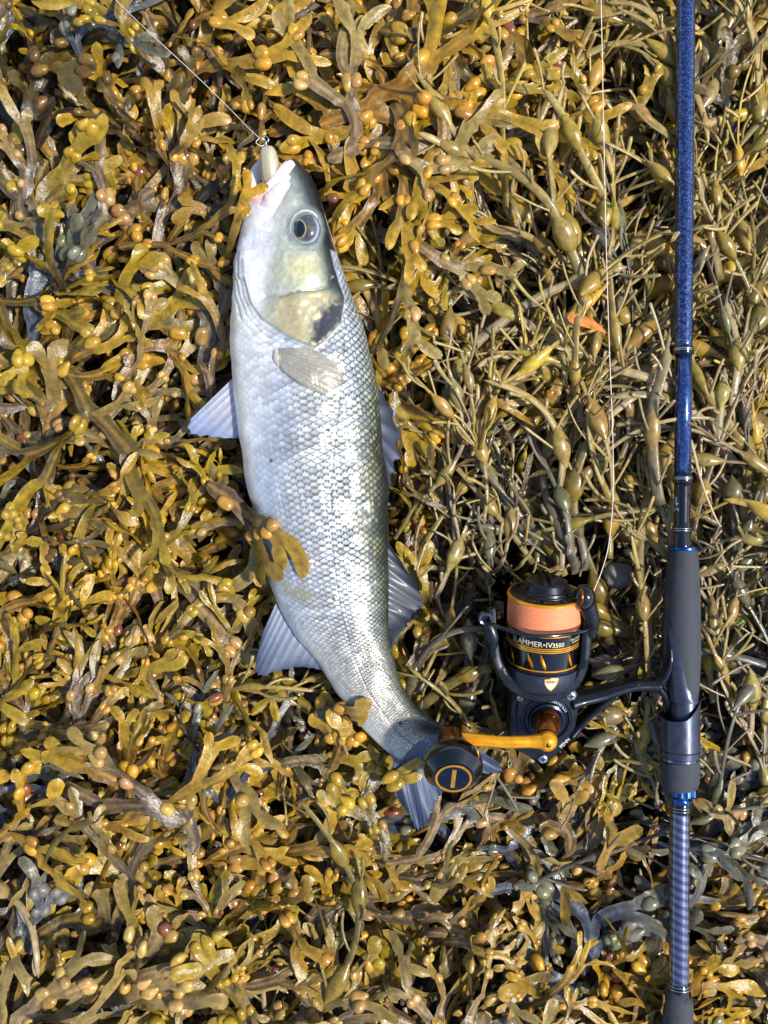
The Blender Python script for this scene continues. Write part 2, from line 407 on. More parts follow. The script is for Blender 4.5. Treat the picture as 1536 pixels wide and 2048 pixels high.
hc = mixc(hc, lin((27, 32, 33)), sstep(-8, 16, px - hb))
hc = mixc(hc, lin((128, 138, 134)), sstep(1.5, 1.1, de) * 0.8)
spot = sdist(px, py, [(622, 650), (640, 622), (662, 606), (690, 600), (688, 626), (682, 650), (655, 679), (634, 696), (624, 682)])
hc = mixc(hc, lin((36, 44, 66)), sstep(-9, 11, spot + 16 * (vnoise(px / 7, py / 7, 12) - .5) + 6 * (vnoise(px / 3, py / 3, 13) - .5)) * 0.9)
hc = mixc(hc, lin((90, 84, 70)), np.exp(-(dp / 3.2) ** 2) * 0.7 * sstep(520, 590, px))
hc = mixc(hc, lin((70, 74, 78)), np.exp(-(dg / 2.2) ** 2) * 0.55)
hc = mixc(hc, lin((176, 172, 180)), np.clip(-folds / 0.0007, 0, 1) * 0.45)
hc *= (0.74 + 0.34 * vnoise(px / 2.6, py / 2.6, 21) + 0.18 * vnoise(px / 9, py / 9, 22))[..., None]
colr = mixc(colr, hc, hm * top)
# smear of mud across the vent, a few specks
mud = np.clip(1.4 * np.exp(-(((px - 595) / 42) ** 2 + ((py - 1185 - (px - 595) * .35) / 20) ** 2)) * (0.3 + vnoise(px / 6, py / 6, 31)) - .18, 0, 1)
mud += np.clip(1.2 * np.exp(-(((px - 545) / 13) ** 2 + ((py - 1165) / 42) ** 2)) * vnoise(px / 8, py / 8, 5), 0, 1) * .6
colr = mixc(colr, lin((138, 128, 104)), np.clip(mud, 0, 0.75) * top)
speck = sum(np.exp(-(((px - a) ** 2 + (py - b) ** 2) / r ** 2)) for a, b, r in ((655, 861, 3.5), (542, 921, 3), (801, 1447, 4), (667, 1198, 2.5), (632, 934, 2), (668, 1196, 2)))
colr = mixc(colr, lin((46, 38, 26)), np.clip(speck * 1.3, 0, 1) * top)
metal = np.clip(0.5 * (1 - hm * 0.55) * sstep(math.pi * 1.0, math.pi * 0.72, A_lat) + 0.06, 0, 0.5) * (1 - 0.55 * sstep(0.5, 1, side)) * (1 - 0.8 * np.clip(mud, 0, 1))
metal = metal * (1 - 0.75 * edge) * (1 - tf2) * (1 - 0.65 * sstep(-0.3, 0.6, side)); colr = mixc(colr, lin((104, 114, 130)), tf2)
# mouth cavity: two rings that turn inwards
ring0 = V[0].copy(); cen = ring0.mean(0); inward = (C[14] - C[0]); inward /= np.linalg.norm(inward)
cav1 = cen + (ring0 - cen) * 0.86 + inward * 0.004; cav2 = cen + (ring0 - cen) * 0.6 + inward * 0.016
Vall = np.vstack([cav2, cav1, V.reshape(-1, 3)])
call = np.concatenate([np.tile(np.r_[lin((120, 70, 72)), 0], (NA, 1)), np.tile(np.r_[lin((205, 160, 160)), 0], (NA, 1)),
                       np.concatenate([colr, metal[..., None]], -1).reshape(-1, 4)])
NSS = NS + 2
ii, jj = np.meshgrid(np.arange(NSS - 1), np.arange(NA), indexing='ij'); j2 = (jj + 1) % NA
F = np.stack([ii * NA + jj, ii * NA + j2, (ii + 1) * NA + j2, (ii + 1) * NA + jj], -1).reshape(-1, 4).tolist()
F.append(tuple(range(NA))); F.append(tuple((NSS - 1) * NA + q for q in range(NA - 1, -1, -1)))
fbase = (float(C[260][0]), float(C[260][1]), -0.018)
fish = link("sea_bass", None, None, "silver sea bass with dark back lying on its side on the seaweed", "fish", loc=fbase)
mk("body", Vall, F, M_FISH, fish, cols=call)
press(V.reshape(-1, 3)[::3])
topmap_px, topmap_py, topmap_z = px[:, :NT:3].ravel(), py[:, :NT:3].ravel(), V[:, :NT:3, 2].ravel()
def zsurf(x, y):
    d = (topmap_px - x) ** 2 + (topmap_py - y) ** 2
    return topmap_z[int(np.argmin(d))]

# ---- eye
ez = zsurf(ex_, ey_) + 0.0022
ec_ = P(ex_, ey_, ez)
vv, ff = sphere(ec_ + np.array([0, 0, -0.0035]), np.array([[0.0093, 0, 0], [0, 0.0107, 0], [0, 0, 0.0062]]), 56, 36)
epx, epy = proj(vv); pd = np.hypot((epx - 597) / 13.5, (epy - 458) / 17.5)
cr = np.zeros((len(vv), 3)) + lin((46, 52, 58))
ed2 = np.hypot((epx - ex_) / 27.5, (epy - ey_) / 32)
mixv = lambda a, b, f: a * (1 - f[:, None]) + b * f[:, None]
cr = mixv(cr, lin((120, 116, 100)), vnoise(epx / 6, epy / 6, 3) * .5)
cr = mixv(cr, lin((168, 180, 202)), sstep(0.74, 0.95, ed2) * sstep(-6, 12, (epx - ex_) + (epy - ey_) * .6))
cr = mixv(cr, lin((92, 100, 104)), sstep(0.88, 1.0, ed2))
cr = mixv(cr, lin((188, 168, 110)), np.exp(-((pd - 1.06) / .07) ** 2))
cr = mixv(cr, lin((16, 20, 34)), sstep(1.04, .96, pd))
eye = mk("eye", vv, ff, M_EYE, fish, cols=np.concatenate([cr, np.zeros((len(vv), 1))], 1))
# ---- jaws
SKINP = attr_mat("fish_lip", 0.38, (500, 0.2, 0.0003), coat=0.4)
def strip(name, pts, rad, cfn, squash=0.8, n=20, m=50):
    pp = catmull(np.array(pts, float), m); rr = np.interp(np.linspace(0, 1, m), np.linspace(0, 1, len(rad)), rad) * S
    w = np.array([P(a, b, c / 1000) for a, b, c in pp])
    v, f = tube(w, rr, n, squash=squash)
    qx, qy = proj(v); c = np.array([cfn(a, b) for a, b in zip(qx, qy)])
    v = v + np.array([0, 0, 1]) * ((vnoise(qx / 8, qy / 8, 6) - .5) * 0.0007)[:, None]
    press(v)
    return mk(name, v, f, SKINP, fish, cols=np.concatenate([c, np.zeros((len(c), 1))], 1))
def lipc(a, b):
    f = math.exp(-(((a - 521) / 20) ** 2 + ((b - 405) / 15) ** 2)); g = 0.5 + 0.5 * math.sin(a * .5 + b * .3)
    return lin((226, 206, 204)) * (1 - f) + lin((226, 152, 150)) * f - 0.03 * g
strip("upper_lip", [(586, 325, 26), (574, 334, 27), (556, 356, 27), (536, 381, 26.5), (514, 399, 25), (499, 408, 23)], [7, 11, 12, 13, 12, 4], lipc, 0.6)
strip("jaw_bone", [(578, 352, 26.5), (560, 378, 28.5), (540, 403, 28.5), (520, 418, 26)], [6, 13, 17, 6], lambda a, b: lin((222, 200, 204)) - 0.02 * ((a * 7 + b * 3) % 5) / 5, 0.45)
strip("lower_jaw", [(521, 322, 12), (514, 337, 12), (509, 360, 12), (505, 390, 11), (502, 420, 10), (502, 452, 8)], [4, 10, 14, 16, 16, 10], lambda a, b: lin((222, 216, 220)) * (0.93 + 0.07 * math.sin(a * .9)), 0.75)
strip("tongue", [(548, 352, 13), (538, 375, 14), (530, 400, 14), (524, 420, 13)], [10, 14, 15, 14], lambda a, b: lin((214, 186, 188)), 0.6)

# ---- fins
def fin(name, base, outer, nray, cbase, cedge, z0, z1, wav=0.0012, ridge=0.0006, n_out=44, metalv=0.15, zfun=None, jag=0.0, press_it=True, z_lift=0, mat=None):
    nu = nray * 6 + 1
    B = catmull(np.array(base, float), nu); O = catmull(np.array(outer, float), nu)
    tt = np.linspace(0, 1, n_out); u = np.linspace(0, nray, nu)
    ph = np.abs(np.sin(math.pi * u))                     # 0 on a ray
    G = np.zeros((n_out, nu, 3)); Cc = np.zeros((n_out, nu, 4))
    r1 = rng.uniform(-1, 1, nray + 2)
    for i, t in enumerate(tt):
        q = B * (1 - t) + O * t
        q = q + (B - O) * (jag * (ph ** 2) * t ** 6)[:, None]
        zz = (z0 * (1 - t) + z1 * t + z_lift * 2.5 * (1 - t) * np.sin(np.linspace(0, math.pi, nu))) / 1000 + ridge * (1 - ph) * (0.4 + .6 * (1 - t)) + wav * np.sin(u * 1.3 + t * 3 + r1[0]) * t
        for j in range(nu):
            z = zz[j] if zfun is None else zfun(q[j, 0], q[j, 1], t, zz[j])
            G[i, j] = P(q[j, 0], q[j, 1], z)
        rayf = np.exp(-(ph / 0.42) ** 2); split = np.exp(-(np.abs(np.sin(math.pi * u * 3)) / .5) ** 2) * sstep(.35, .9, t)
        cc = lin(cbase)[None] * (1 - t) + lin(cedge)[None] * t
        seg = 0.9 + 0.1 * np.sign(np.sin(t * 60 + r1[(u.astype(int))] * 9))
        cc = cc * (0.76 + 0.34 * np.maximum(rayf, split * .8) * seg)[:, None]
        Cc[i, :, :3] = cc * (0.9 + 0.2 * vnoise(q[:, 0] / 5, q[:, 1] / 5, 2))[:, None]; Cc[i, :, 3] = metalv
    top_ = G.reshape(-1, 3); bot = top_ - np.array([0, 0, 0.0006]); n = len(top_)
    Fq = [(i * nu + j, i * nu + j + 1, (i + 1) * nu + j + 1, (i + 1) * nu + j) for i in range(n_out - 1) for j in range(nu - 1)]
    Fb = [tuple(q + n for q in reversed(f)) for f in Fq]
    rim = [i * nu for i in range(n_out)] + [(n_out - 1) * nu + j for j in range(1, nu)] + [i * nu + nu - 1 for i in range(n_out - 2, -1, -1)] + list(range(nu - 2, 0, -1))
    Fr = [(rim[q], rim[(q + 1) % len(rim)], rim[(q + 1) % len(rim)] + n, rim[q] + n) for q in range(len(rim))]
    if press_it: press(top_)
    return mk(name, np.vstack([top_, bot]), Fq + Fb + Fr, mat or M_FIN, fish, cols=np.vstack([Cc.reshape(-1, 4)] * 2))
fin("pelvic_fin", [(470, 752), (474, 775), (480, 805), (486, 835), (490, 862)], [(381, 838), (375, 858), (386, 870), (412, 872), (440, 876), (466, 877), (486, 874)],
    7, (216, 210, 214), (132, 150, 182), 13, 9, jag=0.03)
fin("anal_fin", [(552, 1206), (568, 1234), (592, 1268), (622, 1306), (646, 1338)], [(524, 1268), (510, 1334), (520, 1352), (552, 1344), (590, 1335), (622, 1336), (650, 1344)],
    10, (160, 168, 182), (68, 80, 104), 12, 9, jag=0.03)
fin("spiny_dorsal_fin", [(752, 775), (760, 830), (764, 880), (768, 930), (774, 985)], [(766, 784), (790, 830), (803, 892), (794, 938), (784, 964), (777, 1004)],
    6, (60, 66, 80), (44, 54, 78), 13, 6, jag=0.32, ridge=0.0012)
fin("soft_dorsal_fin", [(772, 1076), (775, 1120), (776, 1180), (776, 1235), (776, 1285)], [(782, 1092), (820, 1150), (849, 1205), (832, 1232), (806, 1262), (781, 1303)],
    9, (40, 47, 60), (25, 33, 50), 13, 7, jag=0.08, ridge=0.0006)
fin("tail_fin", [(878, 1446), (858, 1456), (838, 1469), (812, 1486), (778, 1506)], [(1000, 1528), (1004, 1546), (958, 1550), (915, 1566), (890, 1582), (874, 1606), (852, 1648), (836, 1662), (818, 1632), (790, 1592)],
    22, (110, 122, 140), (54, 68, 94), 18, 13, jag=0.04, wav=0.0026, ridge=0.0003, metalv=0.05, z_lift=1)
def onbody(x, y, t, z): return zsurf(x, y) + 0.0015 + 0.0035 * math.sin(math.pi * min(1, t * 1.05)) * 0.8
fin("pectoral_fin", [(560, 696), (557, 706), (556, 714), (556, 722), (560, 730)], [(622, 694), (660, 716), (688, 746), (678, 772), (650, 786), (612, 776), (576, 752)],
    13, (188, 180, 162), (186, 178, 158), 40, 40, zfun=onbody, jag=0.04, ridge=0.0004, metalv=0.1, press_it=False, mat=M_FIN2)
rp = np.array([P(x, y, zsurf(x, y) + 0.0002) for x, y in ((552, 700), (556, 715), (560, 732))])
v, f = tube(catmull(rp, 14), np.interp(np.linspace(0, 1, 14), [0, .5, 1], [.0015, .0036, .0015]), 12, squash=0.5)
qx, qy = proj(v)
mk("fin_root", v, f, SKINP, fish, cols=np.concatenate([mixv(np.zeros((len(v), 3)) + lin((196, 190, 182)), lin((170, 150, 132)), vnoise(qx / 3, qy / 3, 3) * .7), np.zeros((len(v), 1))], 1))

# ------------------------------------------------------------------ the fishing rod
RZ = 0.011
def rod_tube(rows, n=40, z=RZ):
    """rows: (y, left edge x, right edge x) in photo pixels"""
    pts = np.array([P((a + b) / 2, y, z) for y, a, b in rows]); r = np.array([(b - a) / 2 * S * (H - z) / H for y, a, b in rows])
    return tube(pts, r, n)
def blend(rows, n=60):
    return [tuple(q) for q in catmull(np.array(rows, float), n)]
rod_loc = tuple(P(1363, 1500, 0.0))
rod = link("fishing_rod", None, None, "blue and black spinning rod with foam grips lying on the seaweed", "fishing rod", loc=rod_loc)

def blank_mat(name, c1, c2, stripe, amt, dark=(14, 16, 26), fleck=0.3):
    m, nt, b = nodes_mat(name); N = nt.nodes; L = nt.links
    geo = N.new("ShaderNodeNewGeometry"); sep = N.new("ShaderNodeSeparateXYZ"); L.new(geo.outputs["Position"], sep.inputs[0])
    n1 = N.new("ShaderNodeTexNoise"); n1.inputs["Scale"].default_value = 700; n1.inputs["Detail"].default_value = 4
    n2 = N.new("ShaderNodeTexVoronoi"); n2.inputs["Scale"].default_value = 420
    for n in (n1, n2): L.new(geo.outputs["Position"], n.inputs["Vector"])
    # spiral tape bands: y + slope * x
    ml = N.new("ShaderNodeMath"); ml.operation = 'MULTIPLY_ADD'; ml.inputs[1].default_value = 0.35
    L.new(sep.outputs["X"], ml.inputs[0]); L.new(sep.outputs["Y"], ml.inputs[2])
    fr = N.new("ShaderNodeMath"); fr.operation = 'MULTIPLY'; fr.inputs[1].default_value = stripe; L.new(ml.outputs[0], fr.inputs[0])
    sn = N.new("ShaderNodeMath"); sn.operation = 'SINE'; L.new(fr.outputs[0], sn.inputs[0])
    gt = N.new("ShaderNodeMapRange"); gt.inputs[1].default_value = -0.15; gt.inputs[2].default_value = 0.15; gt.inputs[3].default_value = 0; gt.inputs[4].default_value = amt
    L.new(sn.outputs[0], gt.inputs[0])
    mix = N.new("ShaderNodeMix"); mix.data_type = 'RGBA'; L.new(gt.outputs[0], mix.inputs["Factor"])
    mix.inputs[6].default_value = (*lin(c1), 1); mix.inputs[7].default_value = (*lin(c2), 1)
    m2 = N.new("ShaderNodeMix"); m2.data_type = 'RGBA'
    fm = N.new("ShaderNodeMapRange"); fm.inputs[1].default_value = 0.45; fm.inputs[2].default_value = 0.7; fm.inputs[3].default_value = 0; fm.inputs[4].default_value = fleck
    L.new(n1.outputs["Fac"], fm.inputs[0]); L.new(fm.outputs[0], m2.inputs["Factor"])
    L.new(mix.outputs[2], m2.inputs[6]); m2.inputs[7].default_value = (*lin((120, 160, 225)), 1)
    L.new(m2.outputs[2], b.inputs["Base Color"])
    b.inputs["Metallic"].default_value = 0.7; b.inputs["Roughness"].default_value = 0.24
    b.inputs["Coat Weight"].default_value = 1.0; b.inputs["Coat Roughness"].default_value = 0.06
    return m
BLANK_TOP = blank_mat("blue_foil_blank", (16, 28, 72), (30, 54, 118), 1350, 0.7, fleck=0.5)
BLANK_MID = blank_mat("navy_sparkle_blank", (22, 52, 112), (26, 60, 124), 300, 0.3, fleck=0.35)
BLANK_REAR = blank_mat("spiral_taped_blank", (62, 66, 92), (116, 116, 140), 1120, 0.9, fleck=0.2)

v, f = rod_tube(blend([(-190, 1356, 1392), (0, 1352.5, 1390), (300, 1351, 1387.5), (600, 1350, 1385), (698, 1350, 1384)], 30)); mk("upper_blank", v, f, BLANK_TOP, rod); press(np.array(rod_tube(blend([(-190, 1356, 1392), (698, 1350, 1384)], 300))[0]))
v, f = rod_tube([(706, 1350.5, 1383.5), (800, 1350, 1383), (952, 1348.5, 1382)]); mk("navy_blank", v, f, BLANK_MID, rod)
v, f = rod_tube(blend([(966, 1348.5, 1381.5), (1010, 1348.5, 1380.5), (1048, 1348, 1380)], 12) + blend([(1050, 1347.5, 1380.5), (1064, 1345, 1381), (1080, 1343, 1382), (1096, 1341, 1383)], 10)); mk("black_blank", v, f, BLACKGLOSS, rod)
def ringband(name, rows, mat, n=40): 
    v, f = rod_tube(rows, n); return mk(name, v, f, mat, rod, sharp=40)
for y, a, b in ((698, 1348, 1386), (955, 1346.5, 1384)):
    w = ringband("thread_wrap", [(y - 5, a + 1, b - 1), (y - 3, a, b), (y + 1, a - .3, b + .3), (y + 9, a - .3, b + .3), (y + 12, a + 1, b - 1)], BLACKGLOSS)
    for q in (0, 3.2): mk("silver_thread", *rod_tube([(y - 1 + q, a - .7, b + .7), (y + q, a - 1.1, b + 1.1), (y + 1 + q, a - .7, b + .7)]), SILVER, w)
def ringlines(parent, ys):
    for y, a, b in ys: mk("silver_thread", *rod_tube([(y - .7, a - .3, b + .3), (y, a - .9, b + .9), (y + .7, a - .3, b + .3)]), SILVER, parent)
wrap0 = ringband("thread_wrap", [(1052, 1345.5, 1381.5), (1056, 1344.5, 1382), (1064, 1343.5, 1382.2), (1066, 1344.5, 1381.5)], BLACKGLOSS)
ringlines(wrap0, [(1057, 1343.5, 1383), (1061, 1343.5, 1383.2)])
ringband("blue_trim_ring", [(1093, 1342, 1392), (1094, 1340, 1394), (1099, 1339, 1395), (1101, 1340, 1394)], BLUERING)
FG = blend([(1098, 1341, 1394), (1120, 1337, 1396), (1180, 1331, 1399), (1250, 1328, 1400), (1320, 1330, 1400), (1370, 1336, 1397.5), (1392, 1340, 1396)], 60)
v, f = rod_tube(FG, 56); v = v + np.random.default_rng(3).normal(0, 0.00005, v.shape); mk("foregrip", v, f, FOAM, rod, sharp=50)
press(np.array(rod_tube(blend([(1040, 1345, 1382), (1120, 1337, 1396), (1250, 1326, 1400), (1560, 1320, 1399)], 120), 40)[0]))
# reel seat: satin body under the grip, scooped upwards along its reel side
v, f = rod_tube(blend([(1384, 1341, 1396), (1400, 1341.5, 1397), (1440, 1341, 1397), (1446, 1343, 1395)], 24), 48); mk("reel_seat", v, f, SEAT, rod)
# raised saddle of the reel seat over the lower left flank of the grip
def saddle():
    us = np.linspace(0, 1, 40); V = []; n = 16
    for u in us:
        y = 1232 + u * 170
        cx, R = np.interp(y, [1200, 1250, 1320, 1402], [1364.5, 1364, 1365, 1369]), np.interp(y, [1200, 1250, 1320, 1402], [35, 36, 35, 28.5])
        lim = np.interp(u, [0, .1, .28, .58, .82, .93, 1], [1.4, 1.0, .6, .28, .1, -.25, -1.0])      # angle from vertical where the edge runs
        a = np.linspace(lim, 2.5, n) if u < 1 else np.linspace(lim, 2.5, n)
        lift = np.interp(u, [0, .2, .6, 1], [0.2, 3.0, 3.0, 1.5])
        for k_, th in enumerate(a):
            e = lift * min(1, (k_ + .15) / 2.0)
            V.append(P(cx, y, RZ) + np.array([-math.sin(th), 0, math.cos(th)]) * (R + e) * S)
    F = [(i * n + j, i * n + j + 1, (i + 1) * n + j + 1, (i + 1) * n + j) for i in range(len(us) - 1) for j in range(n - 1)]
    return np.array(V), F
v, f = saddle(); mk("seat_saddle", v, f, SEAT, rod)
# sliding hood with its slanted mouth
def hood():
    n = 64; V = []
    for i, (y, a, b, sl) in enumerate([(1448, 1328, 1394, 0), (1434, 1322, 1398, .6), (1430, 1320.5, 1399, 1), (1450, 1320.5, 1399, .6), (1484, 1321, 1399, 0), (1498, 1321, 1399, 0), (1500, 1322.5, 1397.5, 0), (1501, 1321, 1399, 0), (1513, 1322, 1398.5, 0), (1514, 1326, 1394, 0)]):
        c = P((a + b) / 2, y, RZ); r = (b - a) / 2 * S * .983
        for k_ in range(n):
            th = 2 * math.pi * k_ / n
            yy = sl * (max(0, math.cos(th)) ** 1.5) * 40 * S - sl * 8 * S * max(0, math.sin(th)) * max(0, -math.cos(th) + .4)
            V.append(c + np.array([math.cos(th) * r, yy, math.sin(th) * r]))
    F = [(i * n + q, i * n + (q + 1) % n, (i + 1) * n + (q + 1) % n, (i + 1) * n + q) for i in range(9) for q in range(n)]
    F.append(tuple(9 * n + q for q in range(n))); return np.array(V), F
v, f = hood(); mk("locking_hood", v, f, SEAT, rod, sharp=35)
ringband("steel_ring", [(1513.5, 1324, 1396), (1514.5, 1323, 1397), (1519, 1323, 1397), (1520, 1325, 1395)], simple("dark_chrome", (120, 130, 160), 0.12, 1.0))
v, f = rod_tube(blend([(1519, 1322, 1397), (1524, 1321.5, 1398), (1550, 1322, 1398), (1566, 1324, 1397), (1577, 1330, 1393)], 24), 56); mk("rear_collar", v, f, FOAM, rod, sharp=50)
# knurled blue nut
def nut():
    n = 60; V = []; 
    for y, s_ in ((1574, .95), (1576, 1), (1588, 1), (1591, .93), (1595, .74)):
        c = P(1363, y, RZ)
        for q in range(n):
            r = 29.5 * S * s_ * (1 - 0.06 * (1 if (q // 3) % 2 and s_ > .9 else 0)); th = 2 * math.pi * q / n
            V.append(c + np.array([math.cos(th) * r, 0, math.sin(th) * r]))
    F = [(i * n + q, i * n + (q + 1) % n, (i + 1) * n + (q + 1) % n, (i + 1) * n + q) for i in range(4) for q in range(n)]
    F.append(tuple(range(n))); F.append(tuple(4 * n + q for q in range(n))); return np.array(V), F
v, f = nut(); mk("locking_nut", v, f, simple("blue_steel_nut", (66, 104, 170), 0.16, 1.0), rod, sharp=30)
ringband("blue_trim_ring", [(1594, 1343, 1383), (1596, 1341, 1383), (1604, 1341, 1382.5), (1606, 1342, 1381)], BLUERING)
v, f = rod_tube(blend([(1604, 1341, 1380), (1640, 1339.5, 1379), (1800, 1338.5, 1378), (1955, 1338, 1377.5), (1992, 1337.5, 1377.5)], 40)); mk("rear_blank", v, f, BLANK_REAR, rod)
press(np.array(rod_tube(blend([(1560, 1322, 1397), (1604, 1341, 1380), (1992, 1337.5, 1377.5), (2250, 1324, 1384)], 220))[0]))
w2 = ringband("thread_wrap", [(1606, 1340.5, 1380.5), (1609, 1340, 1380.8), (1622, 1339.4, 1380.2), (1626, 1340, 1379.4)], BLACKGLOSS)
ringlines(w2, [(1613, 1338.8, 1380.8), (1619, 1338.6, 1380.4)])
w3 = ringband("thread_wrap", [(1964, 1337, 1378.6), (1968, 1336, 1379.5), (1982, 1334.5, 1380.5), (1992, 1333, 1381)], BLACKGLOSS)
ringlines(w3, [(1967, 1335.5, 1380.3), (1973, 1334.8, 1380.8)])
ringband("blue_trim_ring", [(1989, 1335, 1380), (1991, 1333, 1382), (1996, 1332, 1382), (1997, 1334, 1380)], BLUERING)
v, f = rod_tube(blend([(1988, 1332, 1381), (1992, 1328.5, 1384), (2000, 1326.5, 1385), (2060, 1325, 1386), (2240, 1324, 1387)], 40), 56); mk("butt_grip", v, f, FOAM, rod, sharp=50)
# small printed box on the black section
def plate(pts3, name, mat, parent):
    pts3 = np.array(pts3); return mk(name, pts3, [tuple(range(len(pts3)))], mat, parent, smooth=False)
def text_mesh(body, size, extr=0.0):
    cu = bpy.data.curves.new("lettering", 'FONT'); cu.body = body; cu.size = size; cu.extrude = extr; cu.align_x = 'CENTER'; cu.resolution_u = 3
    o = bpy.data.objects.new("lettering", cu); COL.objects.link(o)
    dg_ = bpy.context.evaluated_depsgraph_get(); me = o.evaluated_get(dg_).to_mesh()
    v = np.array([w.co[:] for w in me.vertices]); f = [tuple(p.vertices) for p in me.polygons]
    o.evaluated_get(dg_).to_mesh_clear(); bpy.data.objects.remove(o); bpy.data.curves.remove(cu)
    return v, f
tv, tf = text_mesh("2.4m", 0.0048)
def on_rod(v, y0, phi0, R):
    out = []
    for x, y, _ in v:
        c = P(1364.5, y0, RZ); ph = phi0 + y / R
        out.append(c + np.array([math.sin(ph) * R, x, math.cos(ph) * R]))
    return np.array(out)
Rb = 16.2 * S
mk("rating_print", on_rod(np.stack([tv[:, 0], tv[:, 1] - .0018, tv[:, 2]], 1), 1008, -1.02, Rb), tf, WHITEPRINT, rod, smooth=False)

# ------------------------------------------------------------------ the reel (own frame: r across, a along the spool axis, u towards the handle)
TH = math.radians(15.5)
EX = np.array([1.0, 0.0, 0.0]); AX = np.array([0.0, math.cos(TH), math.sin(TH)]); UX = np.cross(EX, AX)
O = P(1081, 1385, 0.004)
def W(r, a, u): return O + (EX * r + AX * a + UX * u) / 1000.0
def fp(px_, py_, u):
    """local (r, a) where the camera ray through a pixel meets the plane u = const (mm)"""
    c = np.array([0, 0, H]); d = P(px_, py_, 0.0) - c; n = UX
    t = np.dot(O + UX * u / 1000 - c, n) / np.dot(d, n); q = c + d * t - O
    return float(np.dot(q, EX) * 1000), float(np.dot(q, AX) * 1000)
def WP(px_, py_, u):
    r, a = fp(px_, py_, u); return W(r, a, u)
reel_loc = tuple(W(0, 0, -22))
reel = link("fishing_reel", None, None, "black and gold spinning reel wound with orange line, mounted on the rod", "fishing reel", loc=reel_loc)
def a_of(py_, u): return fp(1081, py_, u)[1]
LA = lambda prof, n=72, caps=True: lathe([(h / 1000, r / 1000) for h, r in prof], O, EX, UX, AX, n, caps)
# spool radii from the widths in the photo
RS = 24.0
a_sk0 = a_of(1347, RS); a_sk1 = a_of(1274, RS); a_w0 = a_sk1 + 0.6; a_rim = a_of(1217, RS + .2)
spool = link("spool", None, reel)
SKIRT = simple("gloss_black_spool", (13, 16, 26), 0.13, 0.45, 0.9)
v, f = LA([(a_sk0 - 1.5, RS - 3), (a_sk0 - 1, RS - .2), (a_sk0, RS + .1), (a_sk1 - .4, RS + .1), (a_sk1, RS - .2), (a_sk1 + .2, RS - 3)], 96)
sk = mk("skirt", v, f, SKIRT, spool, sharp=35)
def band(a, h=.9, R=RS + .25, mat=GOLD, name="gold_band", par=None):
    v, f = LA([(a - h / 2, R - .6), (a - h / 2, R), (a + h / 2, R), (a + h / 2, R - .6)], 96, False); return mk(name, v, f, mat, par or spool, sharp=35)
band(a_sk0 + .9, 1.0); band(a_sk1 - .6, .8)
am = a_of(1303, RS); band(am, .7); band(am - 1.25, .6); band(am + 1.25, .6)
# wound line: each turn is a ridge of the same winding
rowsn = 13; prof = []
for i in range(rowsn * 6 + 1):
    t = i / (rowsn * 6); bulge = RS - .3 + .25 * math.sin(math.pi * t) - (0.7 if t > .97 or t < .02 else 0)
    prof.append((a_w0 + t * (a_rim - a_w0), bulge + .42 * abs(math.sin(math.pi * t * rowsn)) ** .7))
v, f = LA(prof, 96)
phs = np.arctan2((v - O) @ UX, (v - O) @ EX)
v = v + AX * (0.00022 * np.sin(phs * 1.0 + 0.4) + 0.00012 * np.sin(phs * 5 + (v @ AX) * 900))[:, None]
aa = (v - O) @ AX * 1000; gr = np.abs(np.sin(np.pi * (aa - a_w0) / (a_rim - a_w0) * rowsn))
wn_ = vnoise(phs * 9 + 40, aa * 5 + 60, 3); groove_shade = (.62 + .38 * gr ** .5) * (.82 + .3 * wn_)  # shade between the turns painted into the colour, darker in each groove
mk("wound_line", v, f, attr_mat("orange_braid", .6, (2400, .3, .0003)), spool, cols=np.concatenate([lin((250, 146, 98))[None] * groove_shade[:, None], np.zeros((len(v), 1))], 1))
# lip and drag knob
v, f = LA([(a_rim - .6, RS - 2), (a_rim - .3, RS + .4), (a_rim + .4, RS + 1.1), (a_rim + 1.3, RS + .8), (a_rim + 1.7, RS - .6), (a_rim + 1.5, RS - 1.2)], 96); mk("gold_lip", v, f, GOLD, spool, sharp=60)
v, f = LA([(a_rim + 1.2, RS - 1.0), (a_rim + 1.75, RS - 1.1), (a_rim + 2.6, RS - 6.2), (a_rim + 2.4, RS - 6.6)], 96); mk("lip_face", v, f, BLACK, spool, sharp=35)
v, f = LA([(a_rim + 2.0, 17.8), (a_rim + 3.0, 17.6), (a_rim + 3.6, 16.6), (a_rim + 5.0, 16.2), (a_rim + 5.6, 15.2), (a_rim + 9.4, 13.8), (a_rim + 10.4, 12.4), (a_rim + 10.6, 6)], 72); dk = mk("drag_knob", v, f, BLACK, spool, sharp=30)
vb, fb = [], []
kn = []
for s_ in (-1, 1):
    kn.append((np.array([W(x, a_rim + h, u) for x, h, u in ((s_ * 2.2 - 1.4, 10.2, -12), (s_ * 2.2 + 1.4, 10.2, -12), (s_ * 2.2 + 1.4, 10.2, 12.5), (s_ * 2.2 - 1.4, 10.2, 12.5), (s_ * 2.2 - 1.0, 13, -10), (s_ * 2.2 + 1.0, 13, -10), (s_ * 2.2 + 1.0, 13, 10), (s_ * 2.2 - 1.0, 13, 10))]),
               [(0, 1, 2, 3), (4, 5, 6, 7), (0, 1, 5, 4), (1, 2, 6, 5), (2, 3, 7, 6), (3, 0, 4, 7)]))
v, f = join(*kn); mk("finger_bar", v, f, BLACK, dk, smooth=False)
